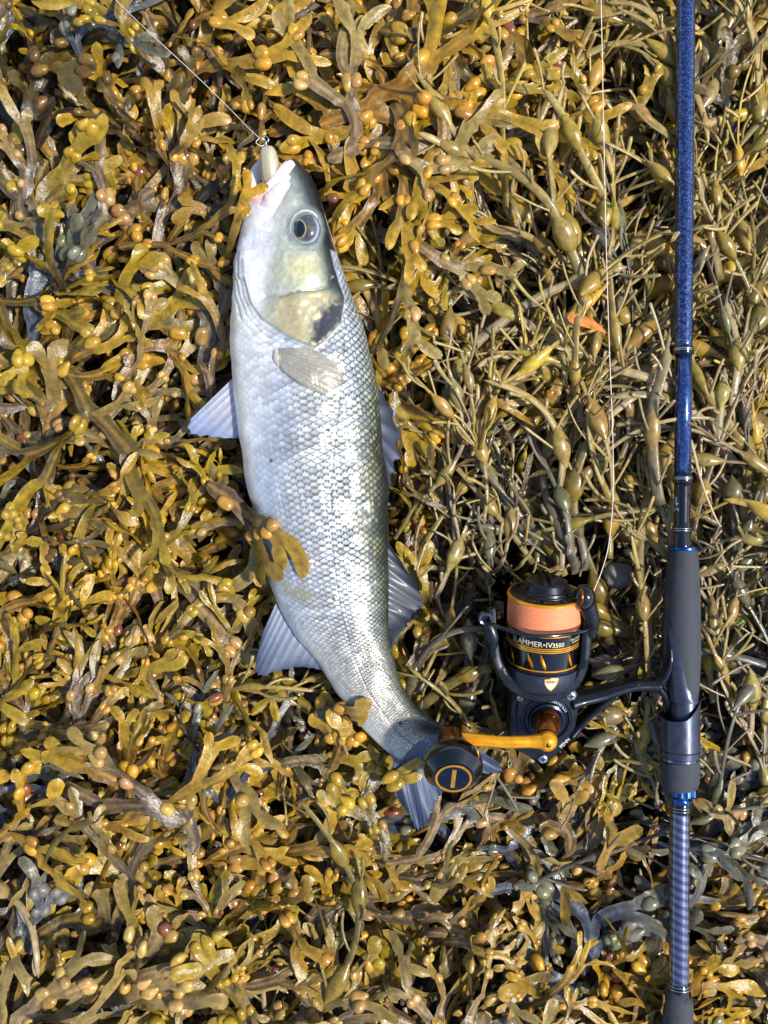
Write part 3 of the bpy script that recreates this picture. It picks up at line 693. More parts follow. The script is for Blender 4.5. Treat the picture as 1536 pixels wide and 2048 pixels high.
# skirt lettering, ornaments and badge
def on_skirt(v, a0, ph0, R=RS + .18):
    out = []
    for x, y, _ in v:
        ph = ph0 + x / (R / 1000); out.append(O + AX * (a0 / 1000 + y) + (EX * math.sin(ph) + UX * math.cos(ph)) * R / 1000)
    return np.array(out)
tv, tf = text_mesh("SLAMMER•IV", 0.0052); mk("name_print", on_skirt(tv, am + 2.5, -0.52), tf, CREAM, sk, smooth=False)
tv, tf = text_mesh("3500", 0.0042); mk("size_print", on_skirt(tv, am + 2.5, 0.23), tf, CREAM, sk, smooth=False)
tv, tf = text_mesh("Braid Yds/Lbs", 0.0021); mk("capacity_print", on_skirt(tv, am + 5.2, 0.86), tf, CREAM, sk, smooth=False)
tv, tf = text_mesh("270/20 220/30", 0.0021); mk("capacity_print", on_skirt(tv, am + 3.0, 0.92), tf, CREAM, sk, smooth=False)
PORT = simple("gold_port", (236, 152, 24), 0.25, 0.9)
for ph in (-1.12, -0.52, -0.18, 0.62, 1.08, -1.75, 1.7):
    a0 = a_sk0 + 2.0; hh = am - 2.2 - a0
    pts = [(-.06, hh), (-.045, hh * .55), (.02, hh * .2), (.10, 0), (.105, hh * .22), (.02, hh * .72)]
    out = [O + AX * (a0 + y) / 1000 + (EX * math.sin(ph + x) + UX * math.cos(ph + x)) * (RS + .32) / 1000 for x, y in pts]
    mid = O + AX * (a0 + hh * .4) / 1000 + (EX * math.sin(ph + .03) + UX * math.cos(ph + .03)) * (RS + .75) / 1000
    mk("port_ornament", np.array(out + [mid]), [(i, (i + 1) % 6, 6) for i in range(6)], PORT, sk, smooth=False)
def face_text(s_, size, a, R0, ph0, name):
    tv, tf = text_mesh(s_, size); out = []
    for x, y, _ in tv:
        ph = ph0 - x / (R0 / 1000); rr = R0 / 1000 + y
        out.append(O + AX * (a / 1000 - (rr - R0 / 1000) * 0.17) + (EX * math.sin(ph) + UX * math.cos(ph)) * rr)
    mk(name, np.array(out), tf, GOLDPAINT, spool, smooth=False)
face_text("<—  MORE   LESS  —>"[::1].replace("<—", "←").replace("—>", "→"), 0.0034, a_rim + 2.55, 19.2, -0.22, "drag_print")
# rotor: bowl behind the spool and U-shaped yoke with its two arms
rotor = link("rotor", None, reel)
v, f = LA([(a_sk0 - 18, 12), (a_sk0 - 16.5, 19), (a_sk0 - 11, 23), (a_sk0 - 3, 24.5), (a_sk0 + .5, 24.8), (a_sk0 + .5, 23.8), (a_sk0 - 4, 22.5)], 72, True); mk("rotor_cup", v, f, BLACK, rotor, sharp=50)
yu = 16
arm_px = [(984, 1222), (985, 1250), (988, 1290), (996, 1330), (1016, 1364), (1048, 1385), (1084, 1392), (1120, 1386), (1150, 1366), (1168, 1332), (1174, 1290), (1178, 1250), (1180, 1225)]
loc_ = catmull(np.array([fp(x, y, yu) for x, y in arm_px]), 90)
lo = np.interp(np.linspace(0, 1, 90), [0, .12, .35, .5, .65, .88, 1], [9, 3, -14, -16, -14, 3, 9]); hi = np.interp(np.linspace(0, 1, 90), [0, .1, .3, .5, .7, .9, 1], [13, 14, 18, 19.5, 18, 14, 13])
tg = np.gradient(loc_, axis=0); tg /= np.linalg.norm(tg, axis=1)[:, None]; nn = np.stack([tg[:, 1], -tg[:, 0]], 1)      # outward
thk = np.interp(np.linspace(0, 1, 90), [0, .2, .5, .8, 1], [2.6, 3.3, 4.8, 3.3, 2.6])
YV = []; prf = [(-1, -1), (-1, .6), (-.9, .9), (-.5, 1), (.5, 1), (.85, .9), (1, .6), (1, -1)]
for i in range(90):
    for s_, h_ in prf:
        r, a = loc_[i] + nn[i] * s_ * thk[i]; u = lo[i] + (hi[i] - lo[i]) * (h_ + 1) / 2
        YV.append(W(r, a, u))
n8 = len(prf); YF = [(i * n8 + q, i * n8 + (q + 1) % n8, (i + 1) * n8 + (q + 1) % n8, (i + 1) * n8 + q) for i in range(89) for q in range(n8)] + [tuple(range(n8)), tuple(89 * n8 + q for q in range(n8))]
mk("rotor_yoke", np.array(YV), YF, BLACK, rotor, sharp=40)
# inner floor of the yoke with the shield emblem
v, f = LA([(a_sk0 - 2, 25.6), (a_sk0 - 6, 25.9), (a_sk0 - 13, 25.6), (a_sk0 - 17, 22)], 72); mk("rotor_face", v, f, simple("satin_graphite", (58, 64, 78), 0.38, 0.6), rotor, sharp=60)
ea = a_of(1368, 26); sh = [(-4.6, 3.2), (0, 4.0), (4.6, 3.2), (4.4, 0), (2.6, -3.0), (0, -5.2), (-2.6, -3.0), (-4.4, 0)]
def emb(scale, lift): return np.array([O + AX * (ea + y * scale) / 1000 + (EX * math.sin((x * scale + 1.6) / 26) + UX * math.cos((x * scale + 1.6) / 26)) * (26 + lift) / 1000 for x, y in sh])
e0 = mk("shield_emblem", emb(1, .25), [tuple(range(8))], CREAM, rotor, smooth=False)
mk("emblem_rim", np.vstack([emb(1.0, .32), emb(.86, .42)]), [(i, (i + 1) % 8, 8 + (i + 1) % 8, 8 + i) for i in range(8)], GOLDPAINT, e0, smooth=False)
tv, tf = text_mesh("PENN", 0.0027); mk("emblem_print", np.array([O + AX * (ea / 1000 + y + .0005) + (EX * math.sin(x * 38.4 + .0615) + UX * math.cos(x * 38.4 + .0615)) * 26.4 / 1000 for x, y, _ in tv]), tf, simple("brown_print", (120, 96, 50), .4), e0, smooth=False)
# bail: wire across the spool, lever arm, line roller
bail = link("bail", None, reel)
bp_ = catmull(np.array([WP(974, 1234, 12), WP(982, 1246, 20), WP(1004, 1256, 27), (WP(1040, 1267, 31)), WP(1084, 1272, 32), WP(1130, 1269, 29), WP(1164, 1263, 24), WP(1190, 1255, 15)]), 60)
v, f = tube(bp_, 0.0013, 14); mk("bail_wire", v, f, BLACKGLOSS, bail)
lv = catmull(np.array([WP(969, 1232, 13), WP(977, 1252, 15), WP(985, 1275, 16), WP(986, 1298, 15)]), 24)
v, f = tube(lv, np.interp(np.linspace(0, 1, 24), [0, .3, .7, 1], [.0028, .0036, .0042, .0024]), 16, up=UX, squash=.6); mk("bail_lever", v, f, BLACK, bail)
c = WP(970, 1237, 15)
v, f = lathe([(-.002, .0026), (-.002, .0042), (.001, .0042), (.0014, .0036), (.001, .0026), (-.002, .0026)], c, EX, AX, UX, 32, False); mk("pivot_ring", v, f, simple("dark_chrome_pivot", (92, 98, 112), 0.2, 0.9), bail, sharp=40)
v, f = lathe([(-.003, .0028), (.0004, .0028)], c, EX, AX, UX, 24); mk("pivot_pin", v, f, BLACKGLOSS, bail, sharp=40)
c = WP(1168, 1196, 16)
v, f = sphere(c, np.array([EX * .0072, AX * .0088, UX * .0068]), 32, 20); rl = mk("line_roller", v, f, BLACKGLOSS, bail)
ra = catmull(np.array([WP(1172, 1206, 14), WP(1180, 1226, 14), WP(1186, 1248, 14), WP(1182, 1275, 13)]), 20)
v, f = tube(ra, np.interp(np.linspace(0, 1, 20), [0, .5, 1], [.0062, .0048, .0030]), 16, up=UX, squash=.7); mk("roller_arm", v, f, BLACK, bail)
v, f = lathe([(-.001, .0066), (.0, .0072), (.0009, .0066)], WP(1160, 1192, 17), AX, UX, EX, 32, False); mk("roller_rim", v, f, BROWNGOLD, rl)

# body housing
def slab(poly, u0, u1, bev=1.6):
    loc = np.array([fp(x, y, u1) for x, y in poly]); cen_ = loc.mean(0); n = len(poly); V = []
    for u, s_ in ((u0, .9), (u0 + bev, 1), (u1 - bev, 1.0), (u1 - bev * .3, .985), (u1, .95)):
        for q in loc: r, a = cen_ + (q - cen_) * s_; V.append(W(r, a, u))
    F = [(i * n + q, i * n + (q + 1) % n, (i + 1) * n + (q + 1) % n, (i + 1) * n + q) for i in range(4) for q in range(n)] + [tuple(range(n)), tuple(4 * n + q for q in range(n))]
    return np.array(V), F
bodypoly = catmull(np.array([(1028, 1382), (1022, 1420), (1020, 1470), (1024, 1496), (1046, 1508), (1072, 1522), (1090, 1526), (1106, 1516), (1128, 1496), (1148, 1462), (1156, 1430), (1157, 1392), (1140, 1376), (1090, 1372), (1045, 1374)]), 60)[:-1]
housing = link("housing", None, reel)
v, f = slab(bodypoly, -15, 12); mk("housing_shell", v, f, BLACK, housing, sharp=32)
plate_px = catmull(np.array([(1044, 1388), (1034, 1420), (1036, 1466), (1056, 1500), (1086, 1520), (1112, 1504), (1138, 1464), (1148, 1424), (1146, 1390), (1100, 1378)]), 50)[:-1]
v, f = slab(plate_px, 8, 14.2, 1.0); mk("side_plate", v, f, BLACK, housing, sharp=32)
cr_, ca_ = fp(1093, 1440, 15); CO = lambda u: W(cr_, ca_, u)
v, f = lathe([(0, .0168), (.0012, .0168), (.002, .0160), (.0022, .0150), (.0012, .0140), (.0012, .0125), (.0026, .0118), (.0030, .0108), (.0026, .009)], CO(13.6), EX, AX, UX, 72); cap = mk("gear_cap", v, f, DARKBLUE, housing, sharp=30)
tv, tf = text_mesh("GEAR RATIO 6.2:1", 0.0024); R0 = .01385
mk("ratio_print", np.array([CO(15.6) + (EX * math.sin(.45 + x / R0) + AX * math.cos(.45 + x / R0)) * (R0 - .0006 + y) for x, y, _ in tv]), tf, WHITEPRINT, cap, smooth=False)
tv, tf = text_mesh("PENN", 0.0034); b0 = np.array(fp(1132, 1488, 14.4))
ang = math.radians(50); ca2, sa2 = math.cos(ang), math.sin(ang)
mk("maker_print", np.array([W(b0[0] + (x * ca2 - y * sa2) * 1000, b0[1] + (x * sa2 + y * ca2) * 1000, 14.45) for x, y, _ in tv]), tf, WHITEPRINT, housing, smooth=False)
def screw(x, y, u, r=.0030):
    c = WP(x, y, u)
    v, f = lathe([(-.001, r), (.0006, r), (.001, r * .85), (.0011, r * .3)], c, EX, AX, UX, 28); s_ = mk("screw", v, f, SILVER, housing, sharp=40)
    sl = [(np.array([c + UX * .00118 + d * .6 * r + e * .13 * r, c + UX * .00118 + d * .6 * r - e * .13 * r, c + UX * .00118 - d * .6 * r - e * .13 * r, c + UX * .00118 - d * .6 * r + e * .13 * r]), [(0, 1, 2, 3)]) for d, e in ((EX, AX),)]
    v, f = join(*sl); mk("slot", v, f, BLACK, s_, smooth=False)
    v2 = np.array([c + UX * .00122 + AX * .6 * r + EX * .13 * r, c + UX * .00122 + AX * .6 * r - EX * .13 * r, c + UX * .00122 - AX * .6 * r - EX * .13 * r, c + UX * .00122 - AX * .6 * r + EX * .13 * r])
    mk("slot", v2, [(0, 1, 2, 3)], BLACK, s_, smooth=False)
screw(1142, 1392, 14.6); screw(1086, 1518, 14.6); screw(1040, 1396, 14.4, .0022)
# foot: stem to the rod with its lightening hole and the Y-shaped seat
foot = link("reel_foot", None, reel)
def limb(pts, rad, sq, n=20, m=40, mat=BLACK, name="stem"):
    pp = catmull(np.array(pts), m); rr = np.interp(np.linspace(0, 1, m), np.linspace(0, 1, len(rad)), rad) / 1000
    v, f = tube(pp, rr, n, up=UX, squash=np.interp(np.linspace(0, 1, m), np.linspace(0, 1, len(sq)), sq)); return mk(name, v, f, mat, foot)
limb([WP(1140, 1396, 4), WP(1165, 1392, 4), WP(1200, 1386, 4), WP(1235, 1376, 4.5), WP(1270, 1369, 5), WP(1300, 1369, 5.5), WP(1320, 1370, 6)], [6.2, 5.0, 4.4, 4.1, 4.0, 4.2, 4.8], [2.2, 2.2, 2.1, 1.9, 1.7, 1.5, 1.3])
limb([WP(1140, 1462, 4), WP(1158, 1446, 4), WP(1180, 1424, 4), WP(1205, 1403, 4), WP(1232, 1386, 4.2)], [4.2, 3.2, 3.0, 3.2, 3.2], [2.4, 2.4, 2.3, 2.2, 2.0])
limb([WP(1302, 1370, 5.6), WP(1322, 1360, 6), WP(1334, 1342, 6), WP(1340, 1320, 6), WP(1341, 1296, 5)], [3.0, 3.2, 2.6, 2.2, 1.4], [1.5, 1.5, 1.7, 1.7, 1.5])
limb([WP(1306, 1368, 5.6), WP(1320, 1378, 6), WP(1332, 1396, 6), WP(1338, 1420, 6), WP(1340, 1446, 5)], [3.0, 2.8, 2.2, 2.0, 1.4], [1.5, 1.5, 1.7, 1.7, 1.5])
# handle: tapered hub, cranked arm, round knob
handle = link("handle", None, reel)
hub0 = CO(16); elb = WP(1094, 1482, 40)
hv = elb - hub0; hl = np.linalg.norm(hv); hd_ = hv / hl; h1 = EX - hd_ * np.dot(EX, hd_); h1 /= np.linalg.norm(h1); h2 = np.cross(hd_, h1)
v, f = lathe([(0, .0092), (.002, .0094), (hl * .3, .0086), (hl * .72, .0063), (hl * .74, .0058), (hl * .77, .0064), (hl * .82, .0058), (hl * .85, .0065), (hl, .0062)], hub0, h1, h2, hd_, 56); mk("handle_hub", v, f, BROWNGOLD, handle, sharp=40)
v, f = sphere(elb, np.array([EX * .0066, AX * .0068, UX * .0060]), 40, 24); mk("elbow", v, f, GOLD, handle)
v, f = lathe([(0, .0016), (.0004, .0014)], elb + UX * .0058, EX, AX, UX, 20); mk("hub_pin", v, f, BROWNGOLD, handle)
kb = WP(903, 1482, 37)
ap = catmull(np.array([elb, WP(1060, 1483, 40.5), WP(1010, 1484, 41), WP(960, 1480, 40), WP(925, 1478, 38), kb]), 50)
v, f = tube(ap, np.interp(np.linspace(0, 1, 50), [0, .06, .2, .5, .8, 1], [.0058, .0052, .0042, .0040, .0046, .0062]), 24, up=UX, squash=np.interp(np.linspace(0, 1, 50), [0, .2, .6, 1], [1, .85, .8, .8])); mk("handle_arm", v, f, GOLD, handle)
kt = WP(907, 1557, 68); kd = kt - kb; kl = np.linalg.norm(kd); kd /= kl; k1 = EX - kd * np.dot(EX, kd); k1 /= np.linalg.norm(k1); k2 = np.cross(kd, k1)
knob = link("knob", None, handle)
v, f = lathe([(-.006, .004), (-.005, .0078), (.0, .0092), (.007, .0112), (.0135, .0160), (.0165, .0176), (.018, .0170)], kb, k1, k2, kd, 56); mk("knob_base", v, f, BROWNGOLD, knob, sharp=40)
KN = kl - .0005
v, f = lathe([(.0155, .0150), (.017, .0178), (KN * .62, .0186), (KN * .74, .0187), (KN * .82, .0180), (KN * .98, .0134), (KN, .0128), (KN + .0001, .0006)], kb, k1, k2, kd, 72); mk("knob_grip", v, f, BLACKGLOSS, knob, sharp=25)
kf = kb + kd * (KN + .00025)
SPUN = simple("spun_navy_disc", (28, 38, 62), 0.26, 0.9, 0.2, aniso=0.8)
v, f = lathe([(0, .0120), (.0003, .0119), (.00035, .0001)], kf, k1, k2, kd, 72); mk("knob_disc", v, f, SPUN, knob, sharp=30)
v, f = lathe([(0, .0112), (.0004, .0112), (.0004, .0098), (0, .0098)], kf + kd * .0002, k1, k2, kd, 72, False); mk("inlay_ring", v, f, GOLDPAINT, knob, sharp=30)
ib = kf + kd * .0006; tilt = math.radians(-3); d1 = k1 * math.cos(tilt) + k2 * math.sin(tilt); d2 = np.cross(kd, d1)
if d2[1] < 0: d2 = -d2
v = np.array([ib + d1 * sx * .00125 + d2 * sy * .0074 + kd * sz for sz in (-.0004, 0.00005) for sx, sy in ((-1, -1), (1, -1), (1, 1), (-1, 1))])
mk("inlay_bar", v, [(0, 1, 2, 3), (4, 5, 6, 7), (0, 1, 5, 4), (1, 2, 6, 5), (2, 3, 7, 6), (3, 0, 4, 7)], GOLDPAINT, knob, smooth=False)
# the reel keeps the weed down beneath it
gxs, gys = np.meshgrid(np.linspace(990, 1180, 120), np.linspace(1150, 1400, 150)); 
rp_ = np.array([P(x, y, -0.014) for x, y in zip(gxs.ravel(), gys.ravel())])
press(rp_)
gxs, gys = np.meshgrid(np.linspace(1018, 1160, 90), np.linspace(1390, 1530, 90)); press(np.array([P(x, y, -0.012) for x, y in zip(gxs.ravel(), gys.ravel())]))
gxs, gys = np.meshgrid(np.linspace(1150, 1335, 110), np.linspace(1364, 1400, 30)); press(np.array([P(x, y, -0.006) for x, y in zip(gxs.ravel(), gys.ravel())]))

# ------------------------------------------------------------------ lure and lines
lz = 0.022
lure = link("fishing_lure", None, None, "pale pearl and gold bullet lure held in the fish's open mouth", "lure", loc=tuple(P(540, 330, 0.012)))
def lure_mat():
    m, nt, b = nodes_mat("pearl_gold_lure"); N = nt.nodes; L = nt.links
    geo = N.new("ShaderNodeNewGeometry"); n1 = N.new("ShaderNodeTexNoise"); n1.inputs["Scale"].default_value = 1500; n1.inputs["Detail"].default_value = 4
    L.new(geo.outputs["Position"], n1.inputs["Vector"]); r = N.new("ShaderNodeValToRGB"); L.new(n1.outputs["Fac"], r.inputs[0])
    r.color_ramp.elements[0].position = .35; r.color_ramp.elements[0].color = (*lin((196, 172, 108)), 1); r.color_ramp.elements[1].position = .62; r.color_ramp.elements[1].color = (*lin((216, 210, 190)), 1)
    L.new(r.outputs[0], b.inputs["Base Color"]); b.inputs["Metallic"].default_value = .45; b.inputs["Roughness"].default_value = .3; b.inputs["Coat Weight"].default_value = .6
    return m
la, lb = P(534, 296, lz + .003), P(547, 372, lz - .002); ld = lb - la; ll = np.linalg.norm(ld); ld /= ll
l1 = np.cross(ld, [0, 0, 1.0]); l1 /= np.linalg.norm(l1); l2 = np.cross(ld, l1)
v, f = lathe([(-.0012, .0012), (-.0008, .0034), (.0006, .0047), (.003, .0055), (ll * .5, .0066), (ll * .8, .0068), (ll, .006)], la, l1, l2, ld, 40); mk("lure_body", v, f, lure_mat(), lure)
def torus(c, n1, n2, R, r, a=40, b=10):
    ax = np.cross(n1, n2); V = [c + (n1 * math.cos(t) + n2 * math.sin(t)) * (R + r * math.cos(q)) + ax * r * math.sin(q) for t in np.arange(a) * 2 * math.pi / a for q in np.arange(b) * 2 * math.pi / b]
    return np.array(V), [(i * b + j, i * b + (j + 1) % b, ((i + 1) % a) * b + (j + 1) % b, ((i + 1) % a) * b + j) for i in range(a) for j in range(b)]
Z3 = np.array([0, 0, 1.0]); v, f = torus(la - ld * .0022, ld, Z3, .0022, .0005); mk("tow_eye", v, f, SILVER, lure)
v, f = torus(la - ld * .0052, ld * .97 + l1 * .2, l1 * .97 - ld * .2, .0019, .0004); mk("split_ring", v, f, SILVER, lure)
v, f = tube(catmull(np.array([la + ld * .001, la + ld * .006, la + ld * .010]) + l2 * -.0, 10), .0006, 8); mk("tow_wire", v, f, SILVER, lure)
def line_obj(name, pts, r, label, mat=LINEWHITE, n=120):
    pp = catmull(np.array([P(a, b, c / 1000) for a, b, c in pts]), n); v, f = tube(pp, r, 8)
    return mk(name, v, f, mat, None, label=label, cat="fishing line", loc=tuple(pp[0]))
ldr = line_obj("leader_line", [(170, -72, 32), (232, 0, 30), (300, 66, 28), (380, 140, 26), (450, 208, 26), (500, 259, 26), (519, 276, 26)], .00018, "thin pale leader running from lure out over the seaweed")
knot = catmull(np.array([P(519, 276, .026), P(512, 285, .027), P(522, 292, .027), P(529, 289, .026), P(531, 281, .026), P(522, 275, .026)]), 40); v, f = tube(knot, .00028, 8); mk("loop_knot", v, f, LINEWHITE, ldr)
line_obj("braid_line", [(1199, -70, 24), (1202, 0, 22), (1207, 250, 20), (1212, 480, 20), (1218, 680, 19), (1225, 860, 18), (1226, 990, 18), (1218, 1085, 18), (1204, 1140, 19), (1184, 1190, 20)], .00030, "pale slack line running from reel up beside the rod", mat=simple("pale_pink_braid", (232, 206, 190), .55), n=200)

# ------------------------------------------------------------------ seaweed: growing single fronds
PAL = {  # blade wing, midrib, tip, bladder (photo colours)
 'ochre':  ((134, 104, 50), (182, 134, 52), (212, 168, 44), (202, 150, 56)),
 'olive':  ((100, 86, 44), (144, 114, 44), (194, 160, 40), (182, 146, 48)),
 'brown':  ((108, 90, 68), (154, 118, 66), (196, 154, 54), (190, 142, 70)),
 'tan':    ((152, 128, 90), (180, 146, 98), (186, 158, 82), (198, 158, 96)),
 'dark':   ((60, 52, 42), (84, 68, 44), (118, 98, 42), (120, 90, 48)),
 'slate':  ((92, 98, 112), (108, 112, 120), (132, 124, 92), (128, 124, 116)),
 'grey':   ((106, 96, 84), (150, 122, 84), (178, 148, 72), (188, 150, 92)),
 'orange': ((166, 116, 34), (186, 132, 36), (212, 170, 44), (198, 144, 44)),
}
EPAL = {'yellow': ((196, 162, 72), (200, 164, 72)), 'khaki': ((170, 144, 80), (164, 136, 70)), 'pale': ((162, 142, 104), (156, 134, 84)), 'grey': ((92, 88, 80), (112, 106, 92)), 'olivegreen': ((122, 106, 48), (134, 112, 46)), 'shade_dark': ((66, 60, 50), (74, 66, 52))}
PALL = {k_: [lin(c) for c in v_] for k_, v_ in PAL.items()}; EPALL = {k_: [lin(c) for c in v_] for k_, v_ in EPAL.items()}
U5 = (-1., -.5, 0., .5, 1.); U9 = tuple(-1 + .25 * q for q in range(9))
B3 = (.5, 0., -.5); B7 = (.75, .5, .25, 0., -.25, -.5, -.75)

class Frond:
    def __init__(s): s.V = []; s.F = []; s.C = []; s.B = []     # verts, faces, (tip, across, seed), bladders
def sec(fr, c, t, sd, n, w, th, rib, curl, wl, wr, us, bs, tip, seed):
    idx = []
    for top_, uu in ((1, us), (0, bs)):
        for u in uu:
            h = curl * w * u * u + (wl if u < 0 else wr) * u * u
            q = th * (1 - u * u) + (rib if abs(u) < .1 else 0)
            h += q if top_ else -q
            o = w * u
            fr.V.append((c[0] + sd[0] * o + n[0] * h, c[1] + sd[1] * o + n[1] * h, c[2] + sd[2] * o + n[2] * h))
            fr.C.append((tip, abs(u), seed)); idx.append(len(fr.V) - 1)
    return idx
def quad_rings(fr, a, b):
    n = len(a)
    for q in range(n): fr.F.append((a[q], a[(q + 1) % n], b[(q + 1) % n], b[q]))
def basis(h, p, ro):
    ch, sh_, cp, sp = math.cos(h), math.sin(h), math.cos(p), math.sin(p)
    t = (ch * cp, sh_ * cp, sp); s0 = (-sh_, ch, 0.0)
    n0 = (t[1] * s0[2] - t[2] * s0[1], t[2] * s0[0] - t[0] * s0[2], t[0] * s0[1] - t[1] * s0[0])
    cr, sr = math.cos(ro), math.sin(ro)
    sd = tuple(s0[i] * cr + n0[i] * sr for i in range(3)); n = tuple(n0[i] * cr - s0[i] * sr for i in range(3))
    return t, sd, n

def bladder_wrack(R, p0, heading, w0, L0, levels, zlo=-0.034, ztop=0.014, pitch=0.25, dens=0.5, lowres=False, droop=0.0, flat=1.0):
    fr = Frond(); gauss = R.normalvariate; uni = R.uniform
    stack = [(tuple(p0), heading, pitch, gauss(0, .36) * flat, w0 * .8, None, 0)]
    maxl = levels + 0.4
    while stack:
        c, h, p, ro, w, ring, lev = stack.pop()
        term = lev >= levels or (lev >= 2 and uni(0, 1) < .16)
        L = L0 * uni(.65, 1.3) * (uni(.35, .95) if term else 1.0) * (1.15 if lev == 0 else 1)
        nseg = (4 if term else 4) if lowres else max(5, int(L / .0042))
        seed = uni(0, 1); kh = gauss(0, .5) / nseg; pt = gauss(.06, .32) * flat - droop; rt = ro * .6 + gauss(0, .55) * flat
        th = .00022; rib = .00045; curl = gauss(.04, .16); wlp, wrp = uni(0, 6.3), uni(0, 6.3); wv = uni(.08, .34)
        swollen = term and uni(0, 1) < .2
        bl = (not term and uni(0, 1) < dens) or (term and uni(0, 1) < .18)
        bpos = uni(.35, .7); two = uni(0, 1) < .62; bs_ = uni(.75, 1.15)
        w1 = w * uni(.9, 1.12)
        if ring is None: ring = sec(fr, c, *basis(h, p, ro), w * .45, th, rib, curl, 0, 0, U5, B3, lev / maxl, seed)
        ds = L / nseg
        for i in range(1, nseg + 1):
            s_ = i / nseg; ds = L / nseg
            if term: s_ = 1 - (1 - i / nseg) ** 1.5; ds = L * (s_ - (1 - (1 - (i - 1) / nseg) ** 1.5))
            h += kh; tgt = pt
            if c[2] > ztop: tgt = -.55
            elif c[2] < zlo: tgt = .45
            p += (tgt - p) * .3; ro += (rt - ro) * .3
            t, sd, n = basis(h, p, ro)
            c = (c[0] + t[0] * ds, c[1] + t[1] * ds, c[2] + t[2] * ds)
            ww = w + (w1 - w) * s_
            if term:
                e = (s_ - .68) / .32
                ww *= (1.0 + .10 * math.sin(s_ * 3)) * (math.sqrt(max(.012, 1 - e * e)) if e > 0 else 1)
                if swollen: th = .0004 + .0010 * math.sin(math.pi * min(1, s_)) 
            else: ww *= 1 + .30 * max(0, s_ - .6) / .4
            if bl: ww *= 1 + .38 * math.exp(-((s_ - bpos) / .2) ** 2)
            wl_ = ww * wv * math.sin(wlp + s_ * 8 + lev); wr_ = ww * wv * math.sin(wrp + s_ * 9)
            tip = (lev + s_) / maxl
            if i == nseg and not term:
                last = ring
                new = sec(fr, c, t, sd, n, ww, th, rib, curl, wl_, wr_, U9, B7, tip, seed)
                # 5-point section opens to the 9-point fork section
                for q in range(4): fr.F.append((last[q], last[q + 1], new[2 * q + 2], new[2 * q + 1], new[2 * q]))
                lb = [last[4], last[5], last[6], last[7], last[0]]; nb = [new[8]] + new[9:16] + [new[0]]
                for q in range(4): fr.F.append((lb[q], lb[q + 1], nb[2 * q + 2], nb[2 * q + 1], nb[2 * q]))
                fr.F.append((new[4], new[11], new[12])); fr.F.append((new[4], new[12], new[13]))
                ra = [new[0], new[1], new[2], new[3], new[4], new[13], new[14], new[15]]
                rb = [new[4], new[5], new[6], new[7], new[8], new[9], new[10], new[11]]
                sp = uni(.26, .55); bias = gauss(0, .12)
                wn_ = w0 * (.93 ** (lev + 1)) * uni(.78, 1.1)
                for sg, rg in ((-1, ra), (1, rb)):
                    cc = tuple(c[k_] + sd[k_] * sg * ww * .5 for k_ in range(3))
                    stack.append((cc, h + sg * sp + bias, p + gauss(0, .2), ro + gauss(0, .25), wn_, rg, lev + 1))
            else:
                new = sec(fr, c, t, sd, n, ww, th, rib, curl, wl_, wr_, U5, B3, tip, seed)
                quad_rings(fr, ring, new); ring = new
            if bl and abs(s_ - bpos) <= .5 / nseg + 1e-6:
                bl = False
                for sg in ((-1, 1) if two else (R.choice((-1, 1)),)):
                    br = min(.0046, ww * bs_ * uni(.6, .85))
                    bc = tuple(c[k_] + sd[k_] * sg * ww * .52 + n[k_] * .0004 for k_ in range(3))
                    fr.B.append((bc, t, sd, n, br, tip))
        if term: fr.F.append(tuple(ring))
    return fr

